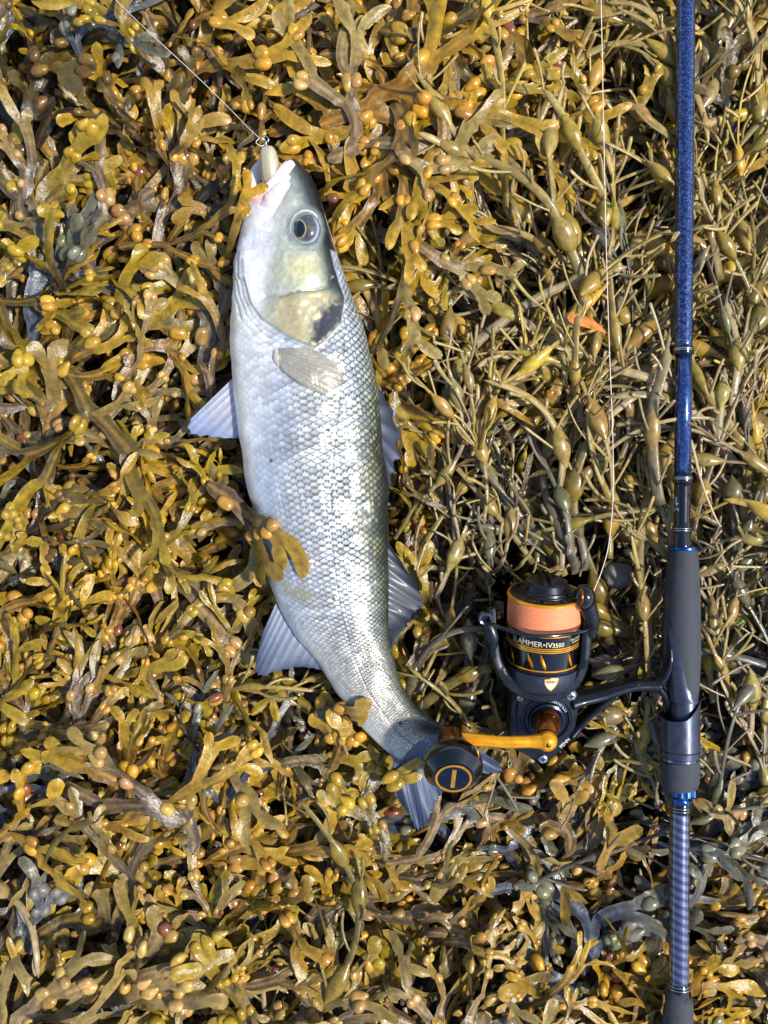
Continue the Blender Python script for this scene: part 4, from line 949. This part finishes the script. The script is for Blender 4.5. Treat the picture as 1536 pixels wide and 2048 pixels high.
def knotted_wrack(R, p0, heading, w0, L, zlo=-0.03, ztop=0.016, pitch=.15, shoots=1.0, lowres=False):
    fr = Frond(); gauss = R.normalvariate; uni = R.uniform
    NR = 5 if lowres else 8
    def ringe(c, sd, n, w, th, tip, seed):
        base = len(fr.V)
        for q in range(NR):
            a = 2 * math.pi * q / NR; x, y = math.cos(a) * w, math.sin(a) * th
            fr.V.append((c[0] + sd[0] * x + n[0] * y, c[1] + sd[1] * x + n[1] * y, c[2] + sd[2] * x + n[2] * y)); fr.C.append((tip, abs(math.cos(a)) * .5, seed))
        return list(range(base, base + NR))
    def strap(c, h, p, w, L, tip0, tip1, depth):
        seed = uni(0, 1); seg = .011 if lowres else .0055; n_ = max(4, int(L / seg)); ds = L / n_; ro = gauss(0, .5); kh = 0
        pt = gauss(.05, .25); nb = uni(.3, .6) * .09; dist = 0; nsh = uni(0, .012); side = R.choice((-1, 1)); prev = None; kh = gauss(0, .04)
        for i in range(n_ + 1):
            s_ = i / n_; t, sd, n = basis(h, p, ro)
            ww = w * (1.15 - .35 * s_) * (math.sqrt(max(.04, 1 - ((s_ - .92) / .08) ** 2)) if s_ > .92 else 1)
            r_ = ringe(c, sd, n, ww, max(.0005, ww * .42), tip0 + (tip1 - tip0) * s_, seed)
            if prev: quad_rings(fr, prev, r_)
            else: fr.F.append(tuple(r_))
            prev = r_; dist += ds
            if dist > nb and .08 < s_ < .9:
                bl = uni(.013, .022); br = uni(.0038, .0068) * min(1.1, .5 + w / .004)
                fr.B.append((c, t, sd, n, (bl * .8, br, br * .82), tip0 + (tip1 - tip0) * s_)); nb = dist + uni(.05, .11)
            if dist > nsh and s_ > .05 and shoots > 0:
                nsh = dist + uni(.008, .022) / shoots; side = -side
                sl = uni(.010, .038); hh = h + side * uni(.35, .95); pp = p + gauss(.1, .45); cc = c; pr = None; m = 4 if lowres else 6; sw = uni(.00055, .00105); club = uni(.9, 2.0)
                dh_ = -side * uni(-.1, .22)
                for j in range(m + 1):
                    q = j / m; t2, s2, n2 = basis(hh, pp, 0); wj = sw * (1 + (club - 1) * q) * (.62 if j == m else 1)
                    rr = ringe(cc, s2, n2, wj, wj * .75, min(1, .55 + .45 * q), seed)
                    if pr: quad_rings(fr, pr, rr)
                    pr = rr; cc = tuple(cc[k_] + t2[k_] * sl / m * (.45 if j == m - 1 else 1.1) for k_ in range(3)); hh += dh_; pp += gauss(0, .06)
                fr.F.append(tuple(pr))
            if depth < 2 and .25 < s_ < .75 and uni(0, 1) < .9 * ds / L * (2 if depth == 0 else 1):
                strap(c, h + R.choice((-1, 1)) * uni(.3, .6), p + gauss(0, .2), w * .82, L * uni(.35, .65), tip0 + (tip1 - tip0) * s_, 1, depth + 1)
            kh += gauss(0, .022); kh *= .93; h += kh
            tgt = pt
            if c[2] > ztop: tgt = -.5
            elif c[2] < zlo: tgt = .45
            p += (tgt - p) * .18; ro += gauss(0, .06)
            c = tuple(c[k_] + t[k_] * ds for k_ in range(3))
        fr.F.append(tuple(prev))
    strap(tuple(p0), heading, pitch, w0, L, 0, 1, 0)
    return fr

def frond_colours(C, pal, R, tipamt=1.0):
    C = np.asarray(C); wing, rib, tipc, _ = PALL[pal]
    t = np.clip(C[:, 0], 0, 1)[:, None]; u = C[:, 1][:, None]; sd = C[:, 2][:, None]
    c = wing * (.68 - sd * .24) * (.8 + .3 * u)
    c = c * (1 - .9 * np.exp(-(u / .3) ** 2)) + rib * .9 * np.exp(-(u / .3) ** 2)
    k_ = np.clip((t - .52 - .35 * (sd - .5)) / .38, 0, 1) ** 1.2 * tipamt
    c = c * (1 - k_) + tipc * k_ * (.60 + .28 * u)
    c = np.where(u > .9, c * .72 + rib * .30, c)
    return np.clip(c * (.85 + .3 * sd), 0, 1)
def egg_colours(C, pal):
    C = np.asarray(C); base, _ = EPALL[pal]; t = C[:, 0][:, None]; sd = C[:, 2][:, None]
    c = base * (.58 + .4 * t) * (.85 + .3 * sd)
    return np.clip(c * (1 - .25 * t) + EPALL['khaki'][0] * .25 * t, 0, 1)

import random
# ---- bladder shapes: a few uneven ellipsoids and spindles shared by all
def bladder_mesh(i, spindle=False):
    r = np.random.default_rng(100 + i); nu, nv = (12, 9) if not spindle else (14, 16)
    v, f = sphere(np.zeros(3), np.eye(3)[[1, 2, 0]], nu, nv)
    if spindle:
        x = v[:, 0]; prof = np.clip(1 - np.abs(x), 0, 1); rad = np.sin(np.clip((1 - np.abs(x) ** 1.15), 0, 1) * math.pi / 2) ** 1.35 * .86 + .14
        yz = v[:, 1:] / (np.linalg.norm(v[:, 1:], axis=1)[:, None] + 1e-9); v[:, 1:] = np.where((np.abs(x) < .999)[:, None], yz * rad[:, None], v[:, 1:])
        v[:, 0] = np.sign(x) * np.abs(x) * 1.0; v[:, 1:] *= (1 + .10 * r.normal() * x)[:, None]
    else:
        v[:, 0] *= r.uniform(1.0, 1.35); v[:, 1:] *= (1 + r.uniform(-.22, .22) * v[:, 0])[:, None]; v[:, 2] *= r.uniform(.82, 1)
        d = 1 + .05 * np.sin(v[:, 0] * 3 + r.uniform(0, 6)) + .04 * np.cos(v[:, 1] * 4 + r.uniform(0, 6))
        v *= d[:, None]
    return mesh_data("air_bladder", v, f, M_BLAD)
BM = [bladder_mesh(i) for i in range(9)]; SM = [bladder_mesh(50 + i, True) for i in range(6)]

LAND = [((560, 300), "the lure in the fish's mouth"), ((430, 500), "the fish's white throat"), ((410, 780), "the fish's pelvic fin"), ((440, 1000), "the fish's belly"),
        ((480, 1260), "the fish's anal fin"), ((800, 880), "the fish's spiny dorsal fin"), ((840, 1180), "the fish's soft dorsal fin"), ((740, 560), "the back of the fish's head"),
        ((830, 1640), "the fish's tail fin"), ((690, 1460), "the base of the fish's tail"), ((960, 1600), "the reel's round knob"), ((1000, 1290), "the reel's rotor"), ((1080, 1140), "the reel's drag knob"), ((1240, 1390), "the reel's foot"),
        ((1420, 150), "the upper blue rod blank"), ((1330, 450), "the blue foil rod blank"), ((1410, 830), "the navy rod section"), ((1440, 1220), "the rod's long foregrip"), ((1420, 1500), "the rod's locking hood"), ((1300, 1780), "the spiral taped rod section"), ((1340, 2010), "the rod's butt grip"),
        ((1210, 300), "the slack pale line"), ((1215, 850), "the middle of the slack line"), ((300, 60), "the pale leader")]
FAR = [((80, 250), "the open weed beyond the leader"), ((100, 700), "the weed bed facing the pelvic fin"), ((120, 1050), "the weed bed facing the belly"), ((150, 1400), "the weed bed facing the anal fin"), ((150, 1800), "the weed farthest from the rod"),
       ((550, 1850), "the weed off the tail's belly edge"), ((900, 1880), "the weed beyond the tail tips"), ((1120, 1850), "the weed between tail and butt grip"), ((800, 120), "the weed bed above the snout"), ((1000, 420), "the weed between head and line"), ((950, 700), "the weed between back and line")]
def where(x, y):
    best_ = min(LAND + FAR, key=lambda q: (q[0][0] - x) ** 2 + (q[0][1] - y) ** 2)
    return best_[1], best_ in FAR
CNAME = {'ochre': "ochre", 'olive': "olive", 'brown': "grey-brown", 'tan': "pale tan", 'dark': "dark brown", 'slate': "slate-grey", 'grey': "mauve-grey", 'orange': "orange"}
ENAME = {'yellow': "yellow", 'khaki': "khaki", 'pale': "pale grey-khaki", 'grey': "grey", 'olivegreen': "olive-green"}

def clamp_below(v):
    i, j = cell(v); zb = ZB[i, j]; v[:, 2] = np.where(v[:, 2] > zb, zb - 0.0005, v[:, 2]); return v
def drape_over(v, gap=.0012):
    i, j = cell(v); zt = np.maximum.reduce([ZT[np.clip(i + a, 0, GNX - 1), np.clip(j + b, 0, GNY - 1)] for a in (-1, 0, 1) for b in (-1, 0, 1)])
    v[:, 2] = np.maximum(v[:, 2], zt + gap); return v

def place(fr, kind, pal, R, over=False, size=""):
    v = np.array(fr.V); rel = v[:, 2].copy()
    if over:
        lift = drape_over(v.copy(), .0)[:, 2]; v[:, 2] = np.where(lift > rel, lift + .0016 + .25 * (rel - rel.min()), rel)
    else: v = clamp_below(v)
    cen_ = v.mean(0); qx, qy = proj(v); mx, my = float(np.clip(np.median(qx), 0, 1536)), float(np.clip(np.median(qy), 0, 2048))
    loc = np.array(fr.V[0]); lm, far = where(mx, my)
    if kind == 'bladder':
        cols = frond_colours(fr.C, pal, R); lab = f"{size}{CNAME[pal]} bladder wrack frond " + (("draped over " if over else "beside ") if not far else "in ") + lm; name = "bladder_wrack_frond"; mat = M_WEED; cat = "seaweed"
    else:
        cols = egg_colours(fr.C, pal); lab = f"{size}{ENAME[pal]} knotted wrack frond " + ("beside " if not far else "in ") + lm; name = "knotted_wrack_frond"; mat = M_EGG; cat = "seaweed"
    me = mesh_data(name, v - loc, fr.F, mat, cols=cols, sharp=48 if kind == 'bladder' else None)
    o = link(name, None, None, lab, cat, lab + " set", loc=tuple(loc)); link("blade" if kind == 'bladder' else "strap", me, o)
    for b in fr.B:
        c = np.array(b[0]); tip = b[5]
        cz = np.array([c]); 
        if over: cz = drape_over(cz, .001 + (b[4] if kind == 'bladder' else b[4][2]) * .3)
        else:
            zb_ = ZB[cell(cz)][0]
            if c[2] > zb_ - .004:
                if zb_ < .5: continue
        c = cz[0]
        px_, py_ = proj(c)
        if not (-15 < px_ < 1551 and -15 < py_ < 2063): continue
        t, sd, n = (np.array(q) for q in b[1:4])
        if kind == 'bladder':
            s3 = (b[4] * R.uniform(.95, 1.2), b[4], b[4] * R.uniform(.8, 1)); bm = R.choice(BM); bc = PALL[pal][3]; k_ = min(1, max(0, (tip - .5) * 1.2)); bc = bc * (1 - k_ * .5) + PALL[pal][2] * k_ * .5
            if R.random() < .025: bc = lin((128, 76, 58))
        else: s3 = b[4]; bm = R.choice(SM); bc = EPALL[pal][1]
        ob = bpy.data.objects.new("air_bladder", bm); COL.objects.link(ob); ob.parent = o
        m = np.eye(4); m[:3, 0] = t * s3[0]; m[:3, 1] = sd * s3[1]; m[:3, 2] = n * s3[2]; m[:3, 3] = c - loc
        ob.matrix_local = Matrix(m.tolist())
        g = R.uniform(.7, 1.12); hh_ = R.uniform(.86, 1.1); ob.color = (min(1, bc[0] * g), min(1, bc[1] * g * hh_), min(1, bc[2] * g * R.uniform(.5, 1.0)), 1)
    return o

# ---- where which weed grows, and which way the tips point (photo pixels, degrees anticlockwise from right)
DIR = [(150, 150, 100), (150, 450, 70), (120, 800, -15), (280, 1000, -20), (200, 1300, 85), (150, 1700, 30), (500, 1700, 70), (700, 1520, 60), (1000, 1750, 45), (850, 150, 5), (800, 350, 5), (1050, 350, 80), (1150, 500, 95),
       (1000, 700, 80), (1450, 300, 110), (1450, 1000, 100), (1450, 1700, 60), (1150, 1900, 70), (500, 1950, 60), (350, 650, 60), (880, 1350, 70), (1250, 1300, 120)]
def heading_at(x, y, R):
    sx = sy = 0
    for a, b, d in DIR:
        w = 1 / ((a - x) ** 2 + (b - y) ** 2 + 4000) ** 1.5; sx += w * math.cos(math.radians(d)); sy += w * math.sin(math.radians(d))
    return math.atan2(sy, sx) + R.normalvariate(0, .5)
TONE = [(200, 300, 330, dict(ochre=4, olive=3, brown=3, grey=4, dark=2, slate=1)), (150, 900, 330, dict(ochre=4, brown=4, grey=4, olive=2, tan=1, dark=2)), (150, 1300, 300, dict(tan=3, brown=4, grey=2, olive=4, ochre=3)),
        (150, 1850, 320, dict(brown=4, ochre=3, olive=3, grey=4, slate=2, tan=2)), (550, 1800, 300, dict(olive=4, ochre=4, brown=3, grey=3, tan=2, slate=1)), (830, 150, 260, dict(ochre=6, olive=3, orange=2, brown=2)),
        (800, 340, 150, dict(ochre=3, tan=3, brown=3)), (1050, 600, 110, dict(slate=5, dark=3, brown=1)), (1050, 280, 220, dict(ochre=5, olive=3, brown=2)), (1100, 1800, 220, dict(tan=3, brown=3, ochre=3, slate=4)),
        (600, 1640, 120, dict(ochre=4, olive=4, slate=1)), (1300, 1650, 150, dict(slate=3, tan=2, brown=2)), (1450, 1850, 200, dict(tan=5, brown=3, orange=2, slate=2)), (1450, 400, 250, dict(brown=4, tan=2, ochre=2, dark=2)), (920, 1350, 150, dict(olive=6, ochre=2, brown=2)), (1000, 1000, 260, dict(brown=3, dark=3, olive=2))]
def tone_at(x, y, R):
    acc_ = {}
    for a, b, r, d in TONE:
        w = math.exp(-((a - x) ** 2 + (b - y) ** 2) / (2 * r * r)) + 1e-4
        for k_, q in d.items(): acc_[k_] = acc_.get(k_, 0) + w * q / sum(d.values())
    ks = list(acc_); return R.choices(ks, [acc_[q] for q in ks])[0]
def egg_share(x, y):
    """share of knotted wrack, densest between the fish's back, the reel and the rod"""
    f = 1 / (1 + math.exp(-(x - (1030 if y < 430 else max(850, 1030 - (y - 430) * 1.2))) / 45))
    f *= 1 / (1 + math.exp((y - 1560) / 70))
    f *= .92 - .45 * math.exp(-(((x - 1100) / 200) ** 2 + ((y - 250) / 300) ** 2))
    return min(.93, .03 + f)
def etone_at(x, y, R):
    if y < 620: w = (6, 5, 2, .6, 2)
    elif y < 1050: w = (3, 6, 5, 1.5, 1.5)
    else: w = (1, 4, 6, 4, 1.5)
    if x < 960: w = (w[0] + 1, w[1], w[2], w[3], w[4] + 5)
    return R.choices(('yellow', 'khaki', 'pale', 'grey', 'olivegreen'), w)[0]

R = random.Random(5)
# jittered sites over the frame
def sites(n, x0, x1, y0, y1, R):
    a = (x1 - x0) * (y1 - y0) / n; st_ = math.sqrt(a); out = []
    y = y0 + st_ / 2
    while y < y1:
        x = x0 + st_ / 2
        while x < x1: out.append((x + R.uniform(-.5, .5) * st_, y + R.uniform(-.5, .5) * st_)); x += st_
        y += st_
    R.shuffle(out); return out
NB_, NE_ = 0, 0
FISHZONE = [(463, 560), (500, 420), (590, 330), (640, 390), (740, 700), (770, 950), (775, 1250), (840, 1430), (760, 1470), (620, 1290), (520, 1060), (470, 760)]
def covered(x, y): return bool(inside(np.array([x]), np.array([y]), FISHZONE)[0]) or (1000 < x < 1170 and 1170 < y < 1500)
for i, (x, y) in enumerate(sites(640, -20, 1556, -20, 2068, R)):
    if covered(x, y): continue
    layer = R.random()                      # 0 low in the pile, 1 on top
    if R.random() < egg_share(x, y):
        if NE_ >= 285: continue
        NE_ += 1; h = heading_at(x, y, R); L = R.uniform(.09, .21); z = -.046 + layer * .042
        c0 = P(x, y, z); p0 = (c0[0] - math.cos(h) * L * .45, c0[1] - math.sin(h) * L * .45, z)
        fr = knotted_wrack(R, p0, h, R.choice((.0014, .0019, .0026, .0036)), L, zlo=-.046 + layer * .030, ztop=-.018 + layer * .030, pitch=R.uniform(0, .3), shoots=R.uniform(.7, 1.6))
        place(fr, 'egg', etone_at(x, y, R), R, size="long " if L > .155 else "")
    else:
        if NB_ >= 292: continue
        NB_ += 1; h = heading_at(x, y, R); w = R.choice((.0028, .0033, .0038, .0044, .0051, .0060)) * R.uniform(.9, 1.1); L = R.uniform(.015, .023) + w * 1.2; z = -.048 + layer * .040
        c0 = P(x, y, z); off = L * 2.1; p0 = (c0[0] - math.cos(h) * off, c0[1] - math.sin(h) * off, z - .004)
        fr = bladder_wrack(R, p0, h, w, L, 4, zlo=-.050 + layer * .036, ztop=-.018 + layer * .033, pitch=R.uniform(.05, .45))
        place(fr, 'bladder', tone_at(x, y, R), R, size="broad " if w > .0045 else ("slender " if w < .0031 else ""))
# large fronds fanning out from beside the snout
for sd_, (x, y, dg_, w, L, pal) in enumerate(((655, 318, 8, .0058, .030, 'tan'), (690, 390, 14, .0044, .028, 'tan'), (640, 250, 22, .0062, .030, 'orange'), (690, 180, 2, .0052, .030, 'ochre'), (640, 110, 12, .0054, .030, 'ochre'), (760, 60, -14, .0050, .028, 'olive'), (700, 285, 4, .0046, .026, 'ochre'))):
    r = random.Random(300 + sd_); fr = bladder_wrack(r, P(x, y, .002), math.radians(dg_), w, L, 4, zlo=.0, ztop=.016, pitch=.1, dens=.35, flat=.6); place(fr, 'bladder', pal, r, size="large fan-shaped ")
for sd_, (x, y, dg_, w, L, pal) in enumerate(((1012, 420, 92, .0026, .17, 'yellow'), (1165, 560, 112, .0030, .16, 'khaki'), (1245, 760, 98, .0034, .17, 'khaki'), (1320, 1010, 104, .0036, .18, 'pale'), (960, 900, 78, .0024, .15, 'yellow'), (1440, 560, 100, .0030, .15, 'khaki'))):
    r = random.Random(400 + sd_); fr = knotted_wrack(r, P(x, y, .004), math.radians(dg_), w, L, zlo=.002, ztop=.016, pitch=.05, shoots=.7); place(fr, 'egg', pal, r, size="long upper ")
# fronds that lie across the fish
def over(x0, y0, deg, w, L, lev, pal, z=.004, seed=1, dens=.9, pitch=.1, flat=.5, aim=None, xmax=9999):
    p0 = P(x0, y0, z)
    if aim:      # keep the growth whose tips come closest to where they lie
        def miss(sd_):
            f_ = bladder_wrack(random.Random(sd_), p0, math.radians(deg), w, L, lev, zlo=.0, ztop=.03, pitch=pitch, dens=dens, flat=flat)
            v_ = np.array(f_.V); v_[:, 2] = .03; qx, qy = proj(v_)
            return sum(float(np.hypot(qx - a, qy - b).min()) for a, b in aim) + 3 * max(0, float(qx.max()) - xmax) + 2 * max(0, min(b for a, b in aim) - 6 - float(qy.min())) - (14 * min(len(f_.B), 5) if dens else 0)
        seed = min(range(160), key=miss)
    r = random.Random(seed)
    fr = bladder_wrack(r, p0, math.radians(deg), w, L, lev, zlo=.0, ztop=.03, pitch=pitch, dens=dens, flat=flat)
    return place(fr, 'bladder', pal, r, over=True)
over(415, 968, -30, .0060, .029, 2, 'brown', z=.008, dens=1, flat=.25, aim=[(610, 1112), (596, 1066), (562, 1134)], xmax=622)
over(660, 1540, 58, .0046, .020, 2, 'ochre', seed=8)
over(725, 1600, 52, .0042, .018, 2, 'olive', seed=9)
over(560, 1530, 25, .0046, .022, 2, 'olive', seed=12)
over(770, 1720, 75, .0042, .022, 2, 'olive', seed=15)
def mouth_frond():
    def limb_(pts, rad):
        pp = catmull(np.array([P(a, b, c / 1000) for a, b, c in pts]), 22); return tube(pp, np.interp(np.linspace(0, 1, 22), np.linspace(0, 1, len(rad)), rad) * S, 12, squash=.16)
    v, f = join(limb_([(452, 520, 4), (464, 478, 20), (476, 438, 30), (488, 404, 34), (493, 388, 35)], [7, 8, 9, 11, 10]),
                limb_([(486, 408, 34.2), (493, 388, 35.5), (495, 366, 36), (494, 346, 34), (495, 338, 33.5)], [7, 9, 8.5, 9, 3]),
                limb_([(486, 406, 34.5), (500, 390, 36), (514, 381, 36.5), (528, 375, 36.5), (537, 372, 36)], [7, 9, 9, 10, 3]),
                limb_([(474, 440, 30), (486, 432, 34), (496, 422, 35), (502, 415, 35)], [5, 6, 6, 2]))
    v[:, 2] += .0006 * np.sin(v[:, 1] * 420 + v[:, 0] * 300)
    qx, qy = proj(v); t_ = sstep(500, 390, qy)[:, None]; base = P(452, 520, .004)
    c_ = lin((128, 98, 40)) * (1 - t_) + lin((196, 148, 36)) * t_ * (.8 + .3 * vnoise(qx / 5, qy / 5, 6)[:, None])
    o = link("bladder_wrack_frond", None, None, "yellow forked wrack tip lying across the fish's lower jaw", "seaweed", loc=tuple(base))
    mk("blade", v, f, M_WEED, o, cols=c_, sharp=60)
mouth_frond()
over(630, 1430, 20, .0056, .020, 1, 'brown', seed=27, dens=1)

# ---- the mass underneath and around: too many to count, one object
def build_mass():
    r = random.Random(77); protos = []
    for i in range(46):
        fr = bladder_wrack(r, (0, 0, 0), 0, r.uniform(.0028, .0052), r.uniform(.020, .030), 3, zlo=-.008, ztop=.012, lowres=True, dens=.8)
        protos.append((fr, 'b'))
    for i in range(40):
        fr = knotted_wrack(r, (0, 0, 0), 0, r.uniform(.0014, .003), r.uniform(.09, .17), zlo=-.008, ztop=.01, lowres=True, shoots=r.uniform(1, 2))
        protos.append((fr, 'e'))
    oc_v, oc_f = sphere(np.zeros(3), np.eye(3)[[1, 2, 0]], 8, 6)
    VV = []; FF = []; CC = []; n = 0
    Pv = [(np.array(fr.V), fr.F, np.array(fr.C), fr.B, k_) for fr, k_ in protos]
    bl_b = [q for q in Pv if q[4] == 'b']; bl_e = [q for q in Pv if q[4] == 'e']
    def add(x, y, z, s_, inframe):
        nonlocal n
        px_, py_ = 768 + x / S, 1024 - y / S
        egg = r.random() < egg_share(px_, py_); v, f, c, B, _ = r.choice(bl_e if egg else bl_b)
        a = heading_at(px_, py_, r) if inframe else r.uniform(0, 6.28); ca_, sa_ = math.cos(a) * s_, math.sin(a) * s_; fl = r.choice((-1, 1))
        Mx = np.array([[ca_, -sa_ * fl, 0], [sa_, ca_ * fl, 0], [0, 0, s_]])
        off = Mx @ np.array([.05, 0, 0]); w = v @ Mx.T + np.array([x - off[0], y - off[1], z])
        pal = etone_at(px_, py_, r) if egg else tone_at(px_, py_, r)
        if inframe and r.random() < .6: pal = 'shade_dark' if egg else 'dark'  # most of the under-layer coloured dark: dark weed, also painted shade for the gaps
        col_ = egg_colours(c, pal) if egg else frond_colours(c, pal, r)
        VV.append(w); FF.append((f, n)); CC.append(col_); n += len(w)
        for b in B:
            cen_ = Mx @ np.array(b[0]) + np.array([x - off[0], y - off[1], z]); s3 = (b[4] * 1.1, b[4], b[4] * .9) if not egg else b[4]
            mm = np.stack([Mx @ np.array(b[1 + q]) * s3[q] for q in range(3)], 1)
            VV.append(oc_v @ mm.T + cen_); FF.append((oc_f, n)); bc = EPALL[pal][1] if egg else PALL[pal][3]; CC.append(np.tile(bc, (len(oc_v), 1))); n += len(oc_v)
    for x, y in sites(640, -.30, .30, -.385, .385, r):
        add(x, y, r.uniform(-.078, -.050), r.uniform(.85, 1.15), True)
    for x, y in sites(900, -.62, .62, -.72, .72, r):
        if abs(x) < .285 and abs(y) < .37: continue
        for q in range(2): add(x + r.uniform(-.02, .02), y + r.uniform(-.02, .02), r.uniform(-.04, -.005), r.uniform(.9, 1.3), False)
    Va = clamp_below(np.vstack(VV)); Fa = []
    for f, o_ in FF: Fa += [tuple(i + o_ for i in q) for q in f]
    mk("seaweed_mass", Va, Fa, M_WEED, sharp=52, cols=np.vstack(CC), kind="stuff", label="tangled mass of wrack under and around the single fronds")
build_mass()

print('FRONDS', NB_, NE_, len(bpy.data.objects), sum(len(m.loops) for m in bpy.data.meshes))

# ------------------------------------------------------------------ small things lying about
def leaf_thing():
    pts = [(1136, 638, 16), (1160, 640, 17), (1186, 648, 18), (1219, 668, 16)]; c = catmull(np.array(pts, float), 30); V = []
    for i, (x, y, z) in enumerate(c):
        s_ = i / 29; w = 13 * math.sin(math.pi * min(1, .08 + s_ * .92)) ** .8 + .6
        for u in (-1, -.5, 0, .5, 1): V.append(P(x + u * w * .35, y + u * w, (z + 2.2 * u * u + .8 * math.sin(s_ * 9 + u * 2)) / 1000))
    V = np.array(V); n = len(V); F = [(i * 5 + j, i * 5 + j + 1, i * 5 + 6 + j, i * 5 + 5 + j) for i in range(29) for j in range(4)]
    V2 = np.vstack([V, V - np.array([0, 0, .0003])]); F += [tuple(q + n for q in reversed(f)) for f in F]
    mk("dead_leaf", V2, F, simple("orange_dead_leaf", (206, 128, 58), .5, bmp=(400, .6, .0006), vary=(300, .35)), label="curled orange dead leaf lying by the slack line", cat="leaf", loc=tuple(P(1136, 638, .016)))
leaf_thing()
STRAW = simple("dry_straw", (176, 156, 116), .6, vary=(300, .25))
for pts, lab in (([(1382, 880, 12), (1402, 960, 14), (1424, 1020, 12), (1440, 1052, 8)], "dry straw stalk beside the black rod section"),
                 ([(1300, 606, 14), (1318, 660, 15), (1336, 730, 13), (1347, 765, 6)], "dry straw stalk beside the upper thread wrap"),
                 ([(1196, 470, 12), (1176, 520, 12), (1170, 580, 10)], "short dry straw stalk crossing under the slack line")):
    pp = catmull(np.array([P(a, b, c / 1000) for a, b, c in pts]), 24); v, f = tube(pp, np.linspace(.0011, .0006, 24), 8, squash=.7)
    mk("straw_stalk", v, f, STRAW, label=lab, cat="straw", group="dry straw stalks", loc=tuple(pp[0]))
STONE = simple("pale_barnacled_stone", (128, 122, 112), .8, bmp=(240, .9, .0015), vary=(120, .35))
for i, (x, y, z, r, lab) in enumerate(((1290, 1385, -24, 38, "grey stone showing through the weed beside the reel foot"), (1235, 1150, -26, 34, "grey stone showing through the weed above the reel"), (1210, 1330, -26, 30, "small grey stone between the reel and the foregrip"))):
    v, f = sphere(np.zeros(3), np.eye(3), 24, 16); rr = np.random.default_rng(i)
    d = 1 + .25 * (vnoise(v[:, 0] * 2 + i * 7 + 9, v[:, 1] * 2 + v[:, 2] * 1.7 + 9, i) - .5); v = v * d[:, None] * np.array([1, .8, .6]) * r * S
    mk("stone", v + P(x, y, z / 1000), f, STONE, label=lab, cat="stone", group="stones under the weed", loc=tuple(P(x, y, z / 1000 - .005)))
GREEN = simple("green_sea_lettuce", (92, 112, 48), .4, vary=(300, .3))
for i, (x, y, z, s_, lab) in enumerate(((424, 440, 4, 7, "scrap of bright green sea lettuce beside the fish's throat"), (1478, 1246, 8, 9, "scrap of bright green sea lettuce beside the foregrip"), (1222, 412, 8, 5, "scrap of bright green sea lettuce under the slack line"), (800, 1447, 17, 5, "tiny green scrap stuck on the base of the fish's tail"))):
    rr = np.random.default_rng(40 + i); n = 9; V = []
    for j in range(n):
        for k_ in range(n):
            a, b = j / (n - 1) - .5, k_ / (n - 1) - .5; V.append(P(x + a * 2 * s_ * (1 + .3 * math.sin(b * 9)), y + b * 1.3 * s_ * (1 + .4 * math.sin(a * 8)), z / 1000 + .0015 * math.sin(a * 11 + i) * math.cos(b * 9)))
    V = np.array(V); F = [(j * n + k_, j * n + k_ + 1, (j + 1) * n + k_ + 1, (j + 1) * n + k_) for j in range(n - 1) for k_ in range(n - 1)]
    m_ = len(V); V = np.vstack([V, V - np.array([0, 0, .0002])]); F += [tuple(q + m_ for q in reversed(f)) for f in F]
    mk("sea_lettuce_scrap", V, F, GREEN, label=lab, cat="seaweed", group="green scraps", loc=tuple(P(x, y, z / 1000)))
